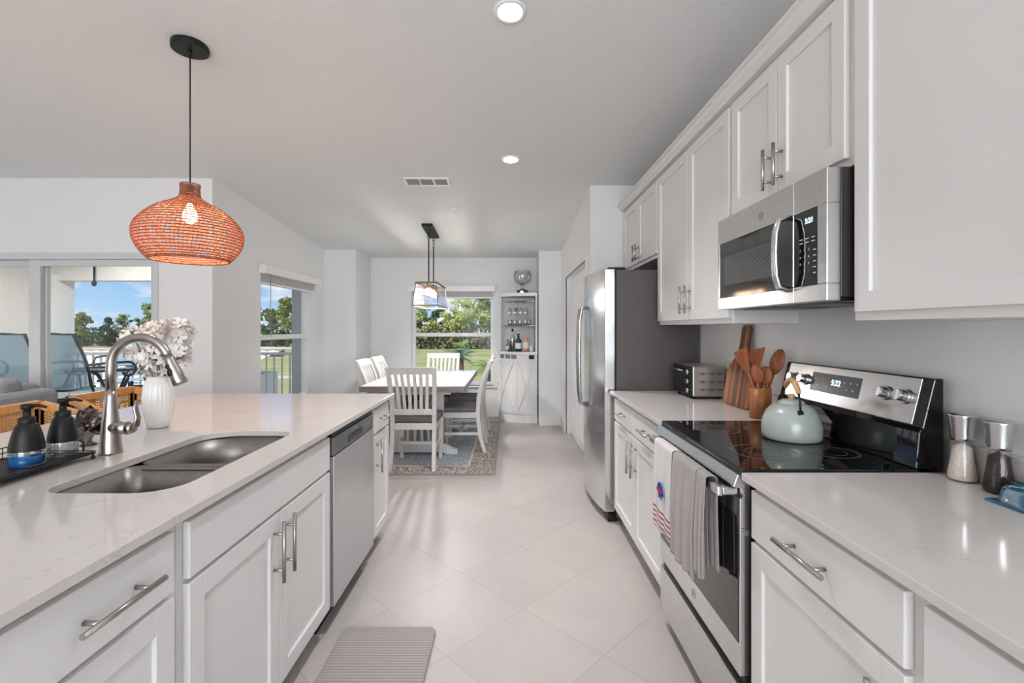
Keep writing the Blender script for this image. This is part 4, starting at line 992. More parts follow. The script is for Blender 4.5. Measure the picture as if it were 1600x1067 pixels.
f = mth(nt, 'LESS_THAN', mth(nt, 'FRACT', mth(nt, 'DIVIDE', s_.outputs[1], .06)), .4); nt.links.new(mixc(nt, f, (.58, .62, .63), (.24, .34, .37)), b.inputs['Base Color'])
tag(MB().box(-1.14, -.81, 4.95, 6.46, .7632, .766).build('table_runner', RUN), 'pale teal striped runner along the dining table', 'table runner')

# dining chair (origin at floor centre, facing +y)
CHW = wood('chair_white_wood', (.74, .72, .70), (.62, .59, .575), scale=5, axis=2, rough=.45)
CUSH = mat('cushion_grey', (.15, .145, .15), .9, var=.1, vscale=150, bump=.4, bscale=300)
def make_chair(lab):
    t = local(thing('dining_chair', lab, 'chair', (0, 0, 0), 'white slat back dining chairs with grey cushions'))
    def post(s):
        pts = [(-.27, 0, .205), (-.225, .16, .20), (-.198, .34, .197), (-.195, .46, .197), (-.205, .60, .20), (-.245, .78, .207), (-.325, .965, .215)]
        b = MB(); k = 0; vs = []
        for (y, z, x) in pts:
            h_ = .019; d_ = .022 if z > .02 else .018
            vs += [(s*x-h_, y-d_, z), (s*x+h_, y-d_, z), (s*x+h_, y+d_, z), (s*x-h_, y+d_, z)]
        fs = [(0, 3, 2, 1)]; n = len(pts)
        for i in range(n-1):
            for j in range(4): fs.append((i*4+j, i*4+(j+1) % 4, (i+1)*4+(j+1) % 4, (i+1)*4+j))
        fs.append(tuple((n-1)*4+j for j in range(4))); return b.add(vs, fs)
    for s in (-1, 1): post(s).build('leg', CHW, t, bevel=.004)
    for s in (-1, 1):
        b = MB(); vs = []
        for (z, h_) in ((0, .017), (.30, .022), (.42, .024)): vs += [(s*.20-h_, .195-h_, z), (s*.20+h_, .195-h_, z), (s*.20+h_, .195+h_, z), (s*.20-h_, .195+h_, z)]
        fs = [(0, 3, 2, 1), (8, 9, 10, 11)]+[(i*4+j, i*4+(j+1) % 4, (i+1)*4+(j+1) % 4, (i+1)*4+j) for i in range(2) for j in range(4)]
        b.add(vs, fs).build('leg', CHW, t, bevel=.004)
    MB().box(-.20, .20, .185, .21, .37, .43).box(-.215, -.19, -.19, .19, .37, .43).box(.19, .215, -.19, .19, .37, .43).box(-.19, .19, -.205, -.18, .37, .43).build('seat_frame', CHW, t, bevel=.003)
    MB().prism(rrect(-.222, .222, -.175, .235, .03), .432, .485).build('seat', CUSH, t, bevel=.018, seg=4, label='charcoal grey seat cushion')
    for s in (-1, 1): MB().bar((s*.20, -.20, .20), (s*.20, .19, .20), .022, .03).build('stretcher', CHW, t, bevel=.002)
    MB().bar((-.2, 0, .20), (.2, 0, .20), .022, .03).build('stretcher', CHW, t, bevel=.002)
    def rail(z0, z1, y0, y1, bowd, x, th): # curved rail
        b = MB()
        def fn(k, u, v):
            xx = -x+2*x*u; bo = -bowd*(1-(2*u-1)**2); return (xx, y0+(y1-y0)*v+bo+k*th/2, z0+(z1-z0)*v)
        b.grid(lambda u, v: fn(-1, u, v), 10, 1); b.grid(lambda u, v: fn(1, u, v), 10, 1, flip=True)
        b.grid(lambda u, v: fn(-1+2*v, u, 1), 10, 1, flip=False); b.grid(lambda u, v: fn(-1+2*v, u, 0), 10, 1, flip=True)
        b.grid(lambda u, v: fn(-1+2*u, 0, v), 1, 1); b.grid(lambda u, v: fn(-1+2*u, 1, v), 1, 1, flip=True); return b
    rail(.905, .975, -.293, -.332, .018, .232, .024).build('top_rail', CHW, t)
    rail(.515, .565, -.200, -.205, .012, .20, .022).build('back_rail', CHW, t)
    for k in range(6):
        f = (k-2.5)/2.5; x0, x1 = f*.128, f*.148; b0, b1 = -.012*(1-f*f*.5), -.018*(1-f*f*.5)
        vs = []
        for (z, y) in ((.55, -.203), (.68, -.222), (.80, -.250), (.92, -.300)):
            u = (z-.55)/.37; x = x0+(x1-x0)*u; yb = y+b0+(b1-b0)*u
            vs += [(x-.0145, yb-.006, z), (x+.0145, yb-.006, z), (x+.0145, yb+.006, z), (x-.0145, yb+.006, z)]
        fs = [(0, 3, 2, 1), (12, 13, 14, 15)]+[(i*4+j, i*4+(j+1) % 4, (i+1)*4+(j+1) % 4, (i+1)*4+j) for i in range(3) for j in range(4)]
        MB().add(vs, fs).build('slat', CHW, t, bevel=.002)
    return t
c0 = make_chair('white slat back dining chair at the near end of the table, back to the viewer')
spots = [(-.915, 4.67, 0, None), (-.54, 5.27, 90, 'white dining chair at the right side of the table, nearer of that pair'),
         (-.54, 6.00, 90, 'white dining chair at the right side of the table, farther of that pair'), (-.95, 6.45, 180, 'white dining chair at the far end of the table under the window'),
         (-1.37, 5.42, -90, 'white dining chair at the left side of the table, nearer of that pair'), (-1.37, 6.0, -90, 'white dining chair at the left side of the table, farther of that pair')]
for i, (x, y, a, lab) in enumerate(spots):
    o = c0 if i == 0 else copy_tree(c0)
    o.location = (x, y, .0102); o.rotation_euler = (0, 0, R(a))
    if lab: o['label'] = lab

# ================================================================== CHANDELIER
CXc = -.93; ch = thing('chandelier', 'rectangular glass and iron chandelier over the dining table', 'chandelier', (CXc, 5.57, 1.59))
h = ceil_h(5.53); q = MB().prism([(5.28, ceil_h(5.28)-.03), (5.79, ceil_h(5.79)-.03), (5.79, ceil_h(5.79)+.003), (5.28, ceil_h(5.28)+.003)], CXc-.06, CXc+.06, 'x').build('canopy', BLKM, ch)
for yy in (5.40, 5.74):
    zt = ceil_h(yy)-.03; q = MB()
    def link(zc, vert):
        pts = []
        for k in range(14):
            a = 2*math.pi*k/14; u, v = .013*math.cos(a), .023*math.sin(a); pts.append((CXc+(u if vert else 0), yy+(0 if vert else u), zc+v))
        q.tube(pts, .003, 6, closed=True)
    for k in range(3): link(zt-.022-k*.036, k % 2 == 0)
    q.build('chain', BLKM, ch); MB().cyl((CXc, yy, 1.855), (CXc, yy, zt-.11), .0075, n=12).build('rod', BLKM, ch)
IR = mat('aged_iron', (.16, .125, .10), .5, .6, var=.2); IRW = mat('whitewashed_iron', (.26, .24, .23), .5, .2, var=.2)
T0, T1 = (5.22, 5.93), .112; z0_, z1_ = 1.592, 1.845
MB().box(CXc-T1-.008, CXc+T1+.008, 5.212, 5.232, z1_-.012, z1_+.012).box(CXc-T1-.008, CXc+T1+.008, 5.918, 5.938, z1_-.012, z1_+.012).box(CXc-T1-.008, CXc-T1+.008, 5.232, 5.918, z1_-.012, z1_+.012).box(CXc+T1-.008, CXc+T1+.008, 5.232, 5.918, z1_-.012, z1_+.012).box(CXc-.012, CXc+.012, 5.232, 5.918, z1_-.004, z1_+.012).build('top_frame', IR, ch)
B1 = .14; ya, yb = 5.19, 5.96
q = MB().bar((CXc-B1, ya, z0_), (CXc+B1, ya, z0_), .014, .014).bar((CXc-B1, yb, z0_), (CXc+B1, yb, z0_), .014, .014).bar((CXc-B1, ya, z0_), (CXc-B1, yb, z0_), .014, .014).bar((CXc+B1, ya, z0_), (CXc+B1, yb, z0_), .014, .014)
for sx in (-1, 1):
    for (a, b_) in ((5.22, ya), (5.93, yb)): q.bar((CXc+sx*T1, a, z1_), (CXc+sx*B1, b_, z0_), .012, .012)
q.build('cage', IRW, ch)
CG = glass_thin('rippled_glass', (.93, .93, .96), .06, .12)
[n for n in CG.node_tree.nodes if n.type == 'MATH'][0].inputs[1].default_value = .2
nt = CG.node_tree; gn = [n for n in nt.nodes if n.type == 'BSDF_GLOSSY'][0]; v_ = nt.nodes.new('ShaderNodeTexVoronoi'); v_.inputs['Scale'].default_value = 45; tcg = nt.nodes.new('ShaderNodeTexCoord'); nt.links.new(tcg.outputs['Object'], v_.inputs[0])
bp = nt.nodes.new('ShaderNodeBump'); bp.inputs['Distance'].default_value = .02; nt.links.new(v_.outputs['Distance'], bp.inputs['Height']); nt.links.new(bp.outputs[0], gn.inputs['Normal'])
def gp(p0, p1, p2, p3): MB().add([p0, p1, p2, p3], [(0, 1, 2, 3)]).build('glass_panel', CG, ch, solid=.003)
gp((CXc-T1, 5.22, z1_), (CXc+T1, 5.22, z1_), (CXc+B1, ya, z0_), (CXc-B1, ya, z0_)); gp((CXc-T1, 5.93, z1_), (CXc+T1, 5.93, z1_), (CXc+B1, yb, z0_), (CXc-B1, yb, z0_))
for sx in (-1, 1): gp((CXc+sx*T1, 5.22, z1_), (CXc+sx*T1, 5.93, z1_), (CXc+sx*B1, yb, z0_), (CXc+sx*B1, ya, z0_))
for k in range(5):
    yy = 5.31+k*.13; s_ = MB().cyl((CXc, yy, 1.79), (CXc, yy, 1.842), .016, n=12).build('socket', mat('brass_socket', (.45, .30, .15), .35, .9), ch)
    MB().ball((CXc, yy, 1.752), .026, .026, .038).build('bulb', BULB, s_)
for k in range(5):
    lamp('chandelier_light', 'POINT', (CXc, 5.31+k*.13, 1.70), 2.6, (1, .97, .93), shadow_soft_size=.03)
    lamp('chandelier_floor_fill', 'SPOT', (CXc, 5.31+k*.13, 1.70), 11, (1, .98, .95), shadow_soft_size=.03, spot_size=R(165), spot_blend=.6)  # spots added below the bulbs to brighten the dining floor

# ================================================================== BLINDS
BLI = mat('blind_slats', (.66, .65, .64), .55, var=.02)
bl = thing('window_blind', 'white raised blind at the top of the back dining window', 'blind', (-.875, 7.14, 1.83), 'raised white blinds')
MB().box(-1.53, -.22, 7.10, 7.165, 1.895, 1.985).build('valance', TRIM, bl, bevel=.004)
q = MB()
for k in range(14): q.box(-1.48, -.27, 7.115+(k % 2)*.003, 7.165, 1.815+k*.0057, 1.8185+k*.0057)
q.build('slat_stack', BLI, bl)
MB().box(-1.48, -.27, 7.115, 7.165, 1.792, 1.812).build('bottom_rail', TRIM, bl, bevel=.002)
bl = thing('window_blind', 'white raised blind at the top of the left window beside the column', 'blind', (-2.5, 5.48, 1.83), 'raised white blinds')
MB().box(-2.54, -2.465, 4.77, 6.19, 1.90, 1.985).build('valance', TRIM, bl, bevel=.004)
q = MB()
for k in range(14): q.box(-2.60, -2.545-(k % 2)*.003, 4.83, 6.13, 1.825+k*.0057, 1.8285+k*.0057)
q.build('slat_stack', BLI, bl); MB().box(-2.60, -2.545, 4.83, 6.13, 1.802, 1.822).build('bottom_rail', TRIM, bl, bevel=.002)
MB().cyl((-2.535, 5.0, 1.25), (-2.535, 5.0, 1.90), .004, n=8).build('wand', mat('wand_grey', (.3, .3, .3), .4), bl)

# ================================================================== CORNER BAR CABINET
BX, BY, BR = .385, 7.155, .56
bc = thing('corner_bar_cabinet', 'whitewashed corner bar cabinet with open glass shelves and curved doors', 'cabinet', (BX-.25, BY-.25, 0))
def sector(r, n=16, inset=0):
    pts = [(BX-inset, BY-inset)]
    cx, cy = BX, BY
    for i in range(n+1):
        a = R(180+90*i/n); pts.append((cx+r*math.cos(a)-(inset if i == n else 0), cy+r*math.sin(a)-(inset if i == 0 else 0)))
    return pts
def soft(r, n=14): # flattened corner front
    pts = [(BX, BY), (BX-r, BY), (BX-r, BY-.10)]
    for i in range(1, n):
        u = i/n; a = R(90*u); pts.append((BX-.12-(r-.12)*math.cos(a)**1.15, BY-.10-(r-.16)*math.sin(a)))
    pts += [(BX-.09, BY-r+.06), (BX, BY-r+.06)]
    return pts
MB().prism(soft(.54), .09, .97, 'z').build('carcass', BARW, bc, bevel=.003)
MB().prism(soft(.55), 0.0, .09, 'z').build('plinth', BARW, bc, bevel=.003)
MB().prism(soft(.57), .97, 1.005, 'z').build('counter', TRIM, bc, bevel=.004)
MB().prism(soft(.56), 1.80, 1.845, 'z').build('top', TRIM, bc, bevel=.004)
MB().box(BX-.54, BX-.515, BY-.12, BY, 1.005, 1.80).box(BX-.025, BX, BY-.48, BY-.44, 1.005, 1.80).box(BX-.515, BX-.025, BY-.012, BY, 1.005, 1.80).box(BX-.012, BX, BY-.44, BY-.012, 1.005, 1.80).build('back_panel', WALL, bc)
MB().prism(soft(.48), 1.375, 1.385, 'z').build('glass_shelf', mat('shelf_glass', (.25, .42, .42), .05, trans=.6), bc)
MB().prism([(p[0], p[1]) for p in soft(.46)], 1.725, 1.735, 'z').build('glass_rack', MATS['shelf_glass'], bc)
def arcp(u, off, z): # along the curved front; u 0 left .. 1 right
    a = R(8+74*u); x = BX-.12-(.54-.12)*math.cos(a)**1.15; y = BY-.10-(.54-.16)*math.sin(a)
    n_ = Vector((-math.cos(a), -math.sin(a), 0)); return Vector((x, y, z))+n_*off
def arcq(u, off, z):
    if u <= 1: return arcp(u, off, z)
    f = (u-1)/.35; p0 = arcp(1, 0, z); return p0+(Vector((BX-.02, BY-.48, z))-p0)*f+Vector((0, -off, 0))
def surf(q, u0, z0, u1, z1, off, wd, th, n=9):
    for i in range(n):
        a, b_ = i/n, (i+1)/n+.02
        q.bar(arcq(u0+(u1-u0)*a, off, z0+(z1-z0)*a), arcq(u0+(u1-u0)*b_, off, z0+(z1-z0)*b_), wd, th) if abs(u1-u0) < .001 else q.bar(arcq(u0+(u1-u0)*a, off, z0+(z1-z0)*a), arcq(u0+(u1-u0)*b_, off, z0+(z1-z0)*b_), th, wd)
for (u0, u1) in ((.03, .68), (.72, 1.30)):
    q = MB()
    for z_ in (.15, .87): surf(q, u0, z_, u1, z_, .009, .04, .016)
    for u in (u0, u1): surf(q, u, .13, u, .89, .009, .030, .016, 1)
    um, uM = u0+.05, u1-.05
    surf(q, um, .17, uM, .85, .009, .018, .012); surf(q, uM, .17, um, .85, .009, .018, .012)
    d_ = q.build('door', BARW, bc)
    if u0 < .1: MB().ball(arcq(u0, .022, .52), .009).build('knob', BLK, d_)
for k, u in enumerate((.22, .46, .66, 1.2)):
    a, b_ = arcq(u-(.11, .085, .075, .09)[k], .0035, 0), arcq(u+(.09, .085, .075, .09)[k], .0035, 0)
    MB().add([(a.x, a.y, .905), (b_.x, b_.y, .905), (b_.x, b_.y, .96), (a.x, a.y, .96)], [(0, 1, 2, 3)]).build('wine_cubby_shade', mat('cubby_shade', (.20, .19, .19), .8) if k < 3 else DARKSHADE, bc, solid=.003)  # flat dark plates painting the shade inside the cubby openings
# trophy on top
tp_ = thing('glass_trophy', 'clear cut glass bowl trophy on a black base atop the bar cabinet', 'trophy', (.18, 6.92, 1.845))
MB().box(.10, .26, 6.86, 6.98, 1.845, 1.90).build('base', BLK, tp_, bevel=.005); MB().box(.15, .19, 6.858, 6.86, 1.858, 1.885).build('plaque', CHROME, tp_)
GLC2 = glass_thin('cut_glass', (.88, .88, .88), .25, .1)
MB().lathe([(.05, .055), (.02, .085), (.012, .11), (.04, .135), (.10, .165), (.125, .215), (.13, .27), (.12, .32), (.105, .345)], (.18, 6.92, 1.845), 28).build('bowl', GLC2, tp_)
# glasses
def wineglass(x, y, z, s, lab, hang=False):
    t = thing('wine_glass', lab, 'glass', (x, y, z), 'wine glasses in the bar cabinet')
    prof = [(.032*s, 0), (.030*s, .002), (.004, .006), (.0035, .07*s), (.02*s, .09*s), (.036*s, .12*s), (.036*s, .15*s), (.030*s, .19*s)]
    if hang: prof = [(r_, -z_) for r_, z_ in prof]
    MB().lathe(prof, (x, y, z), 20).build('bowl', GLC2, t)
gx = [(-.01, 6.93), (.06, 6.84), (.15, 6.80), (.22, 6.78), (.10, 6.93)]
nm = ['leftmost', 'second from the left', 'third from the left', 'rightmost', 'rear']
for k, (x, y) in enumerate(gx): wineglass(x, y, 1.725, 1.1, 'stemmed wine glass hanging in the top of the bar cabinet, '+nm[k], True)
for k, (x, y) in enumerate([(0.0, 6.93), (.07, 6.85), (.14, 6.80), (.22, 6.78), (.27, 6.86)]):
    tag(MB().lathe([(.0, .003), (.024, .0), (.034, .03), (.036, .055), (.03, .085)], (x, y, 1.385), 18).build('tumbler', GLC2), 'short stemless glass on the middle shelf of the bar cabinet, '+nm[k], 'glass', 'short glasses on the bar cabinet shelf')
# bottles
def bottle(x, y, r_, h_, m, lab, capm, labelm=None, neck=.35):
    t = thing('liquor_bottle', lab, 'bottle', (x, y, 1.005), 'bottles on the bar cabinet counter'); hb = h_*(1-neck)
    MB().lathe([(0, 0), (r_, 0), (r_, hb*.9), (r_*.8, hb), (r_*.35, hb*1.12), (r_*.32, h_*.88)], (x, y, 1.005), 20).build('glass', m, t)
    MB().cyl((x, y, 1.005+h_*.87), (x, y, 1.005+h_), r_*.40, n=14).build('cap', capm, t)
    if labelm: MB().lathe([(r_*1.02, hb*.25), (r_*1.02, hb*.72)], (x, y, 1.005), 20, a0=R(190), a1=R(330)).build('label_patch', labelm, t)
BOTC = glass_thin('bottle_clear', (.75, .80, .82), .15); BOTD = mat('bottle_dark', (.02, .035, .05), .08, coat=.5); BOTA = mat('bottle_pink', (.62, .33, .22), .15, coat=.5)
BOTS = mat('bottle_silver', (.45, .45, .46), .25, .8); LABW = mat('label_white', (.75, .73, .7), .7)
bottle(-.03, 6.90, .030, .17, BOTC, 'small clear bottle leftmost on the bar cabinet counter', BLK, LABW)
bottle(.035, 6.84, .034, .33, BOTS, 'tall grey bottle with black cap on the bar cabinet, second from left', BLK, None)
bottle(.12, 6.80, .048, .30, BOTD, 'dark blue round bottle in the middle of the bar cabinet counter', CHROME, LABW, .42)
bottle(.225, 6.76, .040, .30, BOTA, 'peach coloured bottle with pink cap on the bar cabinet counter', mat('pink_cap', (.7, .4, .4), .4), LABW)
tag(MB().lathe([(0, 0), (.032, 0), (.037, .09), (.034, .09), (.03, .006), (0, .006)], (.30, 6.79, 1.005), 20).build('cup', WHITEP), 'white cup rightmost on the bar cabinet counter', 'cup')
tag(MB().lathe([(0, 0), (.03, 0), (.034, .02), (.015, .06), (.01, .12), (.012, .15)], (.0, 6.79, 1.005), 18).build('decanter', BOTD), 'small dark decanter at the front left of the bar cabinet counter', 'decanter')

# ================================================================== OUTSIDE
GZ0 = -2.8
STUC = mat('stucco', (.74, .70, .65), .9, var=.03, bump=1, bscale=60); CONC = mat('lanai_floor', (.66, .63, .60), .8, var=.04)
struct(MB().box(-7.1, -2.74, 4.22, 7.1, -.12, -.01).build('floor_lanai', CONC))
struct(MB().box(-7.1, -6.85, 4.22, 7.1, -.0, 2.7).build('wall_lanai_left', STUC))
struct(MB().box(-6.84, -6.50, 6.75, 7.05, -.01, 2.12).build('trim_pillar', mat('pillar_paint', (.78, .76, .73), .8, bump=.4)))
struct(MB().box(-3.12, -2.73, 6.75, 7.05, -.01, 2.12).build('trim_column', mat('column_paint', (.36, .41, .44), .8)))
struct(MB().box(-6.84, -2.73, 6.80, 7.05, 2.03, 2.62).build('trim_beam', STUC)); struct(MB().box(-7.1, -2.73, 4.22, 7.1, 2.62, 2.75).build('ceiling_lanai', mat('soffit', (.70, .70, .68), .9)))
lx = thing('lanai_fill_fixture', 'round ceiling light added to brighten the lanai, unseen behind the door head', 'ceiling light', (-5.2, 5.7, 2.6))  # ceiling light added out of view to brighten the lanai
MB().lathe([(0, -.03), (.10, -.028), (.14, -.015), (.15, 0)], (-5.2, 5.7, 2.62), 28).build('diffuser', mat('lanai_fill_lens', (1, 1, 1), .5, emit=(1, .97, .93), estr=4), lx)
lamp('lanai_fill_lamp', 'AREA', (-5.2, 5.7, 2.58), 30, (.97, .98, 1), shape='DISK', size=.3)
rlm = mat('railing_paint', (.50, .52, .53), .5)
rl = thing('balcony_railing', 'pale metal balcony railing along the lanai edge', 'railing', (-4.8, 6.9, 0))
MB().box(-6.5, -3.12, 6.88, 6.93, .95, .99).build('top_rail', rlm, rl, bevel=.004); MB().box(-6.5, -3.12, 6.89, 6.92, .07, .10).build('bottom_rail', rlm, rl)
for k in range(29): MB().box(-6.44+k*.115-.009, -6.44+k*.115+.009, 6.896, 6.914, .10, .95).build('baluster', rlm, rl)
tag(MB().cyl((-5.9, 6.7, 2.0), (-5.9, 6.7, 2.62), .012).ball((-5.9, 6.7, 1.98), .03, .03, .045).build('hanging_wire', BLK), 'small dark pendant hanging from the lanai ceiling', 'ornament')
# patio chairs
SLING = glass_thin('sling_mesh', (.45, .62, .72), .0); 
nt = SLING.node_tree; mx = [n for n in nt.nodes if n.type == 'MIX_SHADER'][0]; dfz = nt.nodes.new('ShaderNodeBsdfDiffuse'); dfz.inputs[0].default_value = (.42, .56, .63, 1); nt.links.new(dfz.outputs[0], mx.inputs[2])
for l_ in list(mx.inputs[0].links): nt.links.remove(l_)
mx.inputs[0].default_value = .62
PFR = mat('patio_frame', (.035, .04, .06), .35, .3)
def patio_chair(lab):
    t = local(thing('patio_chair', lab, 'chair', (0, 0, 0), 'blue mesh sling patio chairs on the lanai'))
    def bk(u): return (-.22-.16*u+.03*math.sin(u*3.14), .72+.56*u)
    for s in (-1, 1):
        MB().tube([(s*.25, .24, .70), (s*.25, 0, .685), (s*.25, -.20, .70)]+[(s*(.25-.02*u*u), bk(u)[0], bk(u)[1]) for u in (.1, .3, .5, .7, .9, 1)], .014, 8).build('side_frame', PFR, t)
        sp_ = [(s*.29, -.30, .98), (s*.31, -.10, .99), (s*.31, .12, .985)]+[(s*.31, .12+.075*math.sin(a), .91+.075*math.cos(a)) for a in (.4, .9, 1.4, 2.0, 2.6, 3.2, 3.8, 4.4)]
        MB().tube(sp_, .013, 8).build('arm', PFR, t)
        MB().tube([(s*.26, .1, .69), (s*.30, .12, .80), (s*.31, .12, .84)], .011, 8).build('arm_support', PFR, t)
    MB().tube([(-.23, -.36, 1.28), (0, -.375, 1.29), (.23, -.36, 1.28)], .013, 8).build('top_bar', PFR, t)
    MB().grid(lambda u, v: (-.235+.47*u, bk(v)[0]-.01*math.sin(3.14*u), bk(v)[1]), 6, 10).build('back_sling', SLING, t)
    MB().grid(lambda u, v: (-.235+.47*u, -.20+.44*v, .69-.02*math.sin(3.14*v)), 6, 6).build('seat_sling', SLING, t)
    MB().cyl((0, 0, .35), (0, 0, .66), .03).build('pedestal', PFR, t)
    for s in (-1, 1):
        for r_ in (-1, 1): MB().tube([(0, 0, .42), (s*.18, r_*.18, .36), (s*.26, r_*.26, -.005)], .014, 8).build('leg', PFR, t)
    MB().tube([(.2*math.cos(a*.3927), .2*math.sin(a*.3927), .30) for a in range(16)], .009, 6, closed=True).build('foot_ring', PFR, t)
    return t
pc = patio_chair('blue mesh patio chair seen through the sliding door, nearest the door frame')
for i, (x, y, a, lab) in enumerate([(-4.42, 5.0, 172, None), (-5.16, 5.05, 192, 'pale blue mesh patio chair at the left edge, behind the door frame'), (-4.9, 6.1, 20, 'patio chair on the far side of the patio table near the railing'), (-4.05, 5.6, -75, 'patio chair with curled arms behind the faucet, right of the patio table')]):
    o = pc if i == 0 else copy_tree(pc); o.location = (x, y, -.005); o.rotation_euler = (0, 0, R(a+180))
    if lab: o['label'] = lab
pt = thing('patio_table', 'round glass patio table among the lanai chairs', 'table', (-4.72, 5.62, -.01))
MB().lathe([(0, .86), (.36, .86), (.36, .868), (0, .868)], (-4.72, 5.62, 0), 36).build('glass_top', GLC, pt); MB().tube([(-4.72+.37*math.cos(a*.2618), 5.62+.37*math.sin(a*.2618), .862) for a in range(24)], .014, 8, closed=True).build('rim', PFR, pt)
for k in range(4): MB().tube([(-4.72, 5.62, .45), (-4.72+.2*math.cos(k*1.57), 5.62+.2*math.sin(k*1.57), .8), (-4.72+.33*math.cos(k*1.57), 5.62+.33*math.sin(k*1.57), .86)], .013, 8).tube([(-4.72, 5.62, .45), (-4.72+.3*math.cos(k*1.57), 5.62+.3*math.sin(k*1.57), -.008)], .013, 8).build('leg', PFR, pt)

# pale tiled roof of the lower neighbouring wing
nr = thing('neighbouring_roof', 'pale barrel tiled roof of the lower wing beyond the lanai railing', 'roof', (-9.2, 10.5, GZ0))
def rf(u, v): x = -14+8.2*u; return (x, 9+3*v, .28+.47*v+.035*abs(math.sin(x*math.pi/.28)))
MB().grid(rf, 232, 8).build('roof_tiles', mat('roof_tile_white', (.80, .76, .70), .8, var=.08), nr)
MB().box(-14, -5.8, 12, 12.15, .62, .80).build('ridge', mat('ridge_brown', (.30, .24, .20), .8), nr); MB().box(-13.9, -5.9, 9.2, 12.0, GZ0, .25).build('wall', STUC, nr); MB().box(-14, -5.8, 8.92, 9.02, .20, .29).build('gutter', mat('gutter_white', (.75, .74, .72), .5), nr)
# lawn and golf course
GZ = -2.8
GRASS = mat('lawn', (.36, .37, .15), .95, var=.25, vscale=.25, bump=.3, bscale=5)
struct(MB().box(-260, 120, 7.5, 300, GZ-.2, GZ).build('ground', GRASS))
tag(MB().box(-90, -12, 39, 41.2, GZ, GZ+.03).build('cart_path', mat('path_concrete', (.62, .56, .48), .9)), 'pale concrete cart path crossing the lawn beyond the left window', 'path')
def ell(cx, cy, rx, ry, n=28): return [(cx+rx*math.cos(2*math.pi*i/n)*(1+.12*math.sin(3*2*math.pi*i/n)), cy+ry*math.sin(2*math.pi*i/n)) for i in range(n)]
tag(MB().prism(ell(-50, 100, 8, 7), GZ, GZ+.05).build('sand_bunker', mat('bunker_sand', (.72, .66, .56), .95)), 'pale sand bunker before the trees beyond the left window', 'sand bunker')
tag(MB().prism(ell(-88, 92, 12, 6), GZ, GZ+.05).build('sand_bunker', MATS['bunker_sand']), 'grey sand area before the trees beyond the sliding door', 'sand bunker')
LEAF = [mat('pine_foliage', (.24, .31, .10), .85, var=.45, vscale=1.2), mat('bright_foliage', (.46, .52, .20), .85, var=.35, vscale=1.2), mat('dark_foliage', (.085, .13, .055), .9, var=.4, vscale=1.2)]
BARK = mat('tree_bark', (.16, .12, .09), .9, var=.2)
def make_tree(lab, h_, spread, m, clumps, seed, leaf=.16, low=.35):
    rnd = random.Random(seed); t = local(thing('pine_tree', lab, 'tree', (0, 0, 0), None)); tops = []
    q = MB().tube([(0, 0, 0), (rnd.uniform(-.2, .2), 0, h_*.5), (rnd.uniform(-.4, .4), 0, h_*.92)], [h_*.022, h_*.016, h_*.005], 8)
    f = MB()
    for k in range(clumps):
        z = h_*(low+(1-low)*rnd.random()); w_ = spread*(1.0-.55*abs((z/h_-.62)/.4)); a = rnd.random()*6.283; rr = w_*math.sqrt(rnd.random())
        c = Vector((rr*math.cos(a), rr*math.sin(a), z)); q.tube([(0, 0, z*.82), c], [h_*.006, h_*.002], 5)
        cr_ = spread*rnd.uniform(.22, .40)
        for i in range(int(90)):
            d = Vector((rnd.gauss(0, 1), rnd.gauss(0, 1), rnd.gauss(0, .7))).normalized()*cr_*rnd.uniform(.5, 1.0); p = c+d
            u = Vector((rnd.uniform(-1, 1), rnd.uniform(-1, 1), rnd.uniform(-1, 1))).normalized(); v = u.orthogonal().normalized(); s_ = leaf*rnd.uniform(.6, 1.6)
            f.add([p-u*s_-v*s_*.5, p+u*s_-v*s_*.6, p+u*s_*.8+v*s_*.6, p-u*s_*.7+v*s_*.5], [(0, 1, 2, 3)])
    q.build('trunk', BARK, t); f.build('foliage', m, t); return t
protos = [make_tree('x', 10, 2.6, LEAF[0], 26, 1), make_tree('x', 10, 3.2, LEAF[1], 34, 2, low=.15), make_tree('x', 10, 2.8, LEAF[2], 30, 3, low=.1), make_tree('x', 10, 2.2, LEAF[0], 17, 5, low=.5)]
trees = [  # x, y, height, kind, label
 (-20.5, 99, 9.6, 3, 'tall thin pine at the left edge of the back window'), (-18.5, 98, 8.6, 1, 'green tree just right of the left edge of the back window'), (-15.8, 101, 8.4, 2, 'dark tree behind the chandelier in the back window'),
 (-13.2, 99, 7.0, 1, 'low light green tree left of the gap in the back window'), (-10.2, 97, 9.8, 1, 'big light green tree right of centre in the back window'), (-7.6, 98, 11.0, 1, 'tallest light green tree in the right of the back window'),
 (-5.0, 97, 10.6, 0, 'green pine beside the right frame of the back window'), (-2.6, 99, 10.4, 2, 'dark tree cut by the right frame of the back window'),
 (-57, 104, 9.6, 3, 'airy pine at the left of the left window'), (-54, 106, 8.2, 0, 'low pine left of centre in the left window'), (-51.3, 104, 8.4, 2, 'dark pine in the centre of the left window'), (-48.6, 103, 10.4, 0, 'tall full pine right of centre in the left window'), (-46, 105, 10.8, 3, 'tall pine beside the grey column in the left window'),
 (-106, 105, 6.2, 2, 'dark tree leftmost beyond the lanai'), (-101, 108, 6.6, 2, 'dark tree second from the left beyond the lanai'), (-96, 106, 7.4, 0, 'rounded green tree left of centre beyond the lanai'), (-91, 107, 6.6, 2, 'dark low tree at the centre beyond the lanai'),
 (-86, 105, 7.0, 0, 'green tree right of centre beyond the lanai'), (-81.5, 106, 7.0, 2, 'dark tree near the right of the lanai view'), (-76.5, 100, 9.6, 3, 'tall spreading pine rightmost beyond the lanai')]
used = set()
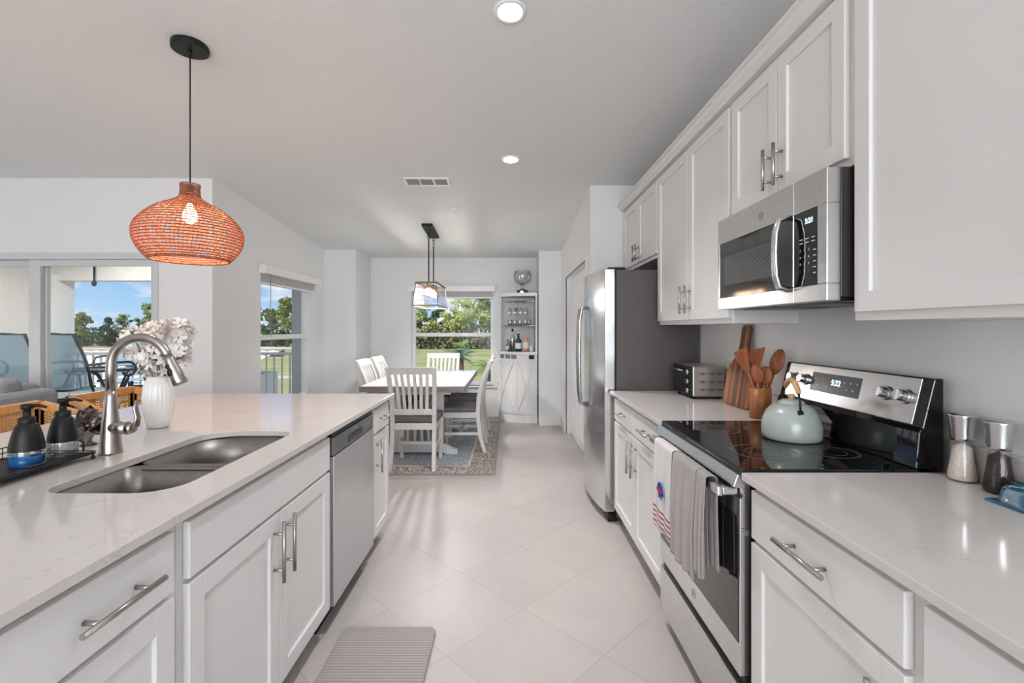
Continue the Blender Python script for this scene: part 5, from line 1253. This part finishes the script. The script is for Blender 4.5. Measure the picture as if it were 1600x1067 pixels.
for (x, y, hh, k, lab) in trees:
    p = protos[k]; o = p if k not in used else copy_tree(p); used.add(k)
    s_ = hh/10; o.location = (x, y, GZ); o.scale = (s_*1.1, s_*1.1, s_); o.rotation_euler = (0, 0, random.random()*6.28); o['label'] = lab; o['group'] = 'trees beyond the lawn'
# undergrowth hedges (uncountable scrub)
def scrub(x0, x1, y, h_, lab, m):
    f = MB(); rnd = random.Random(int(x0*7)); nn = int((x1-x0)*95)
    for i in range(nn):
        p = Vector((rnd.uniform(x0, x1), y+rnd.uniform(-1.6, 1.6), GZ+h_*rnd.random()**.8*(1+.25*math.sin(x0+i))));
        u = Vector((rnd.uniform(-1, 1), rnd.uniform(-1, 1), rnd.uniform(-1, 1))).normalized(); v = u.orthogonal().normalized(); s_ = .25*rnd.uniform(.6, 1.6)
        f.add([p-u*s_-v*s_*.5, p+u*s_-v*s_*.6, p+u*s_*.8+v*s_*.6, p-u*s_*.7+v*s_*.5], [(0, 1, 2, 3)])
    tag(f.build('undergrowth', m), lab, 'shrubs', kind='stuff')
scrub(-24, 1, 95.5, 3.4, 'brown and dark green undergrowth below the trees in the back window', mat('scrub_brown', (.20, .19, .11), .9, var=.5, vscale=.8))
scrub(-62, -40, 108, 3.0, 'undergrowth below the pines in the left window', LEAF[2])
scrub(-118, -70, 111, 3.6, 'dark undergrowth below the trees beyond the lanai', LEAF[2])
# young trees / palms close to the house
PALM = mat('palm_leaf', (.20, .30, .07), .7, var=.4, vscale=3); PALM2 = mat('palm_leaf_blue', (.12, .22, .14), .7, var=.4, vscale=3)
def palm(x, y, zc, s, lab, m, seed):
    rnd = random.Random(seed); t = thing('palm_tree', lab, 'palm', (x, y, GZ), 'palms by the house')
    MB().tube([(x, y, GZ), (x+.05, y, (GZ+zc)/2), (x, y, zc)], [.10, .08, .06], 10).build('trunk', BARK, t)
    for k in range(15):
        an = rnd.random()*6.283; el = rnd.uniform(.1, 1.3); L_ = s*rnd.uniform(.7, 1); q = MB(); pts = []
        for i in range(9):
            u = i/8; hz = L_*u*math.cos(el*(1-.2*u)); vz = L_*(u*math.sin(el)-u*u*.55); pts.append(Vector((x+hz*math.cos(an), y+hz*math.sin(an), zc+vz)))
        q.tube(pts, [.01]*8+[.003], 4)
        sd = Vector((-math.sin(an), math.cos(an), 0))
        for i in range(1, 9):
            for dd in (0, .5):
                j = min(i+dd, 8); p = pts[int(j)] if dd == 0 or i == 8 else (pts[i]+pts[i+1])/2
                for sgn in (-1, 1):
                    l2 = s*.28*math.sin(math.pi*(.15+.8*j/8)); e_ = p+sd*sgn*l2+(pts[-1]-pts[0]).normalized()*l2*.6-Vector((0, 0, l2*.25)); w2 = (pts[-1]-pts[0]).normalized()*.018*s
                    q.add([p-w2, p+w2, e_], [(0, 1, 2)])
        q.build('frond', m, t)
palm(-1.50, 14.5, .42, .80, 'blue green palm crown behind the far chair in the back window', PALM2, 3)
palm(-.60, 13.0, .22, .72, 'yellow green palm at the right edge of the back window', PALM, 8)
palm(-1.90, 18.5, .60, .62, 'yellowish palm top behind the blue green palm', PALM, 12)
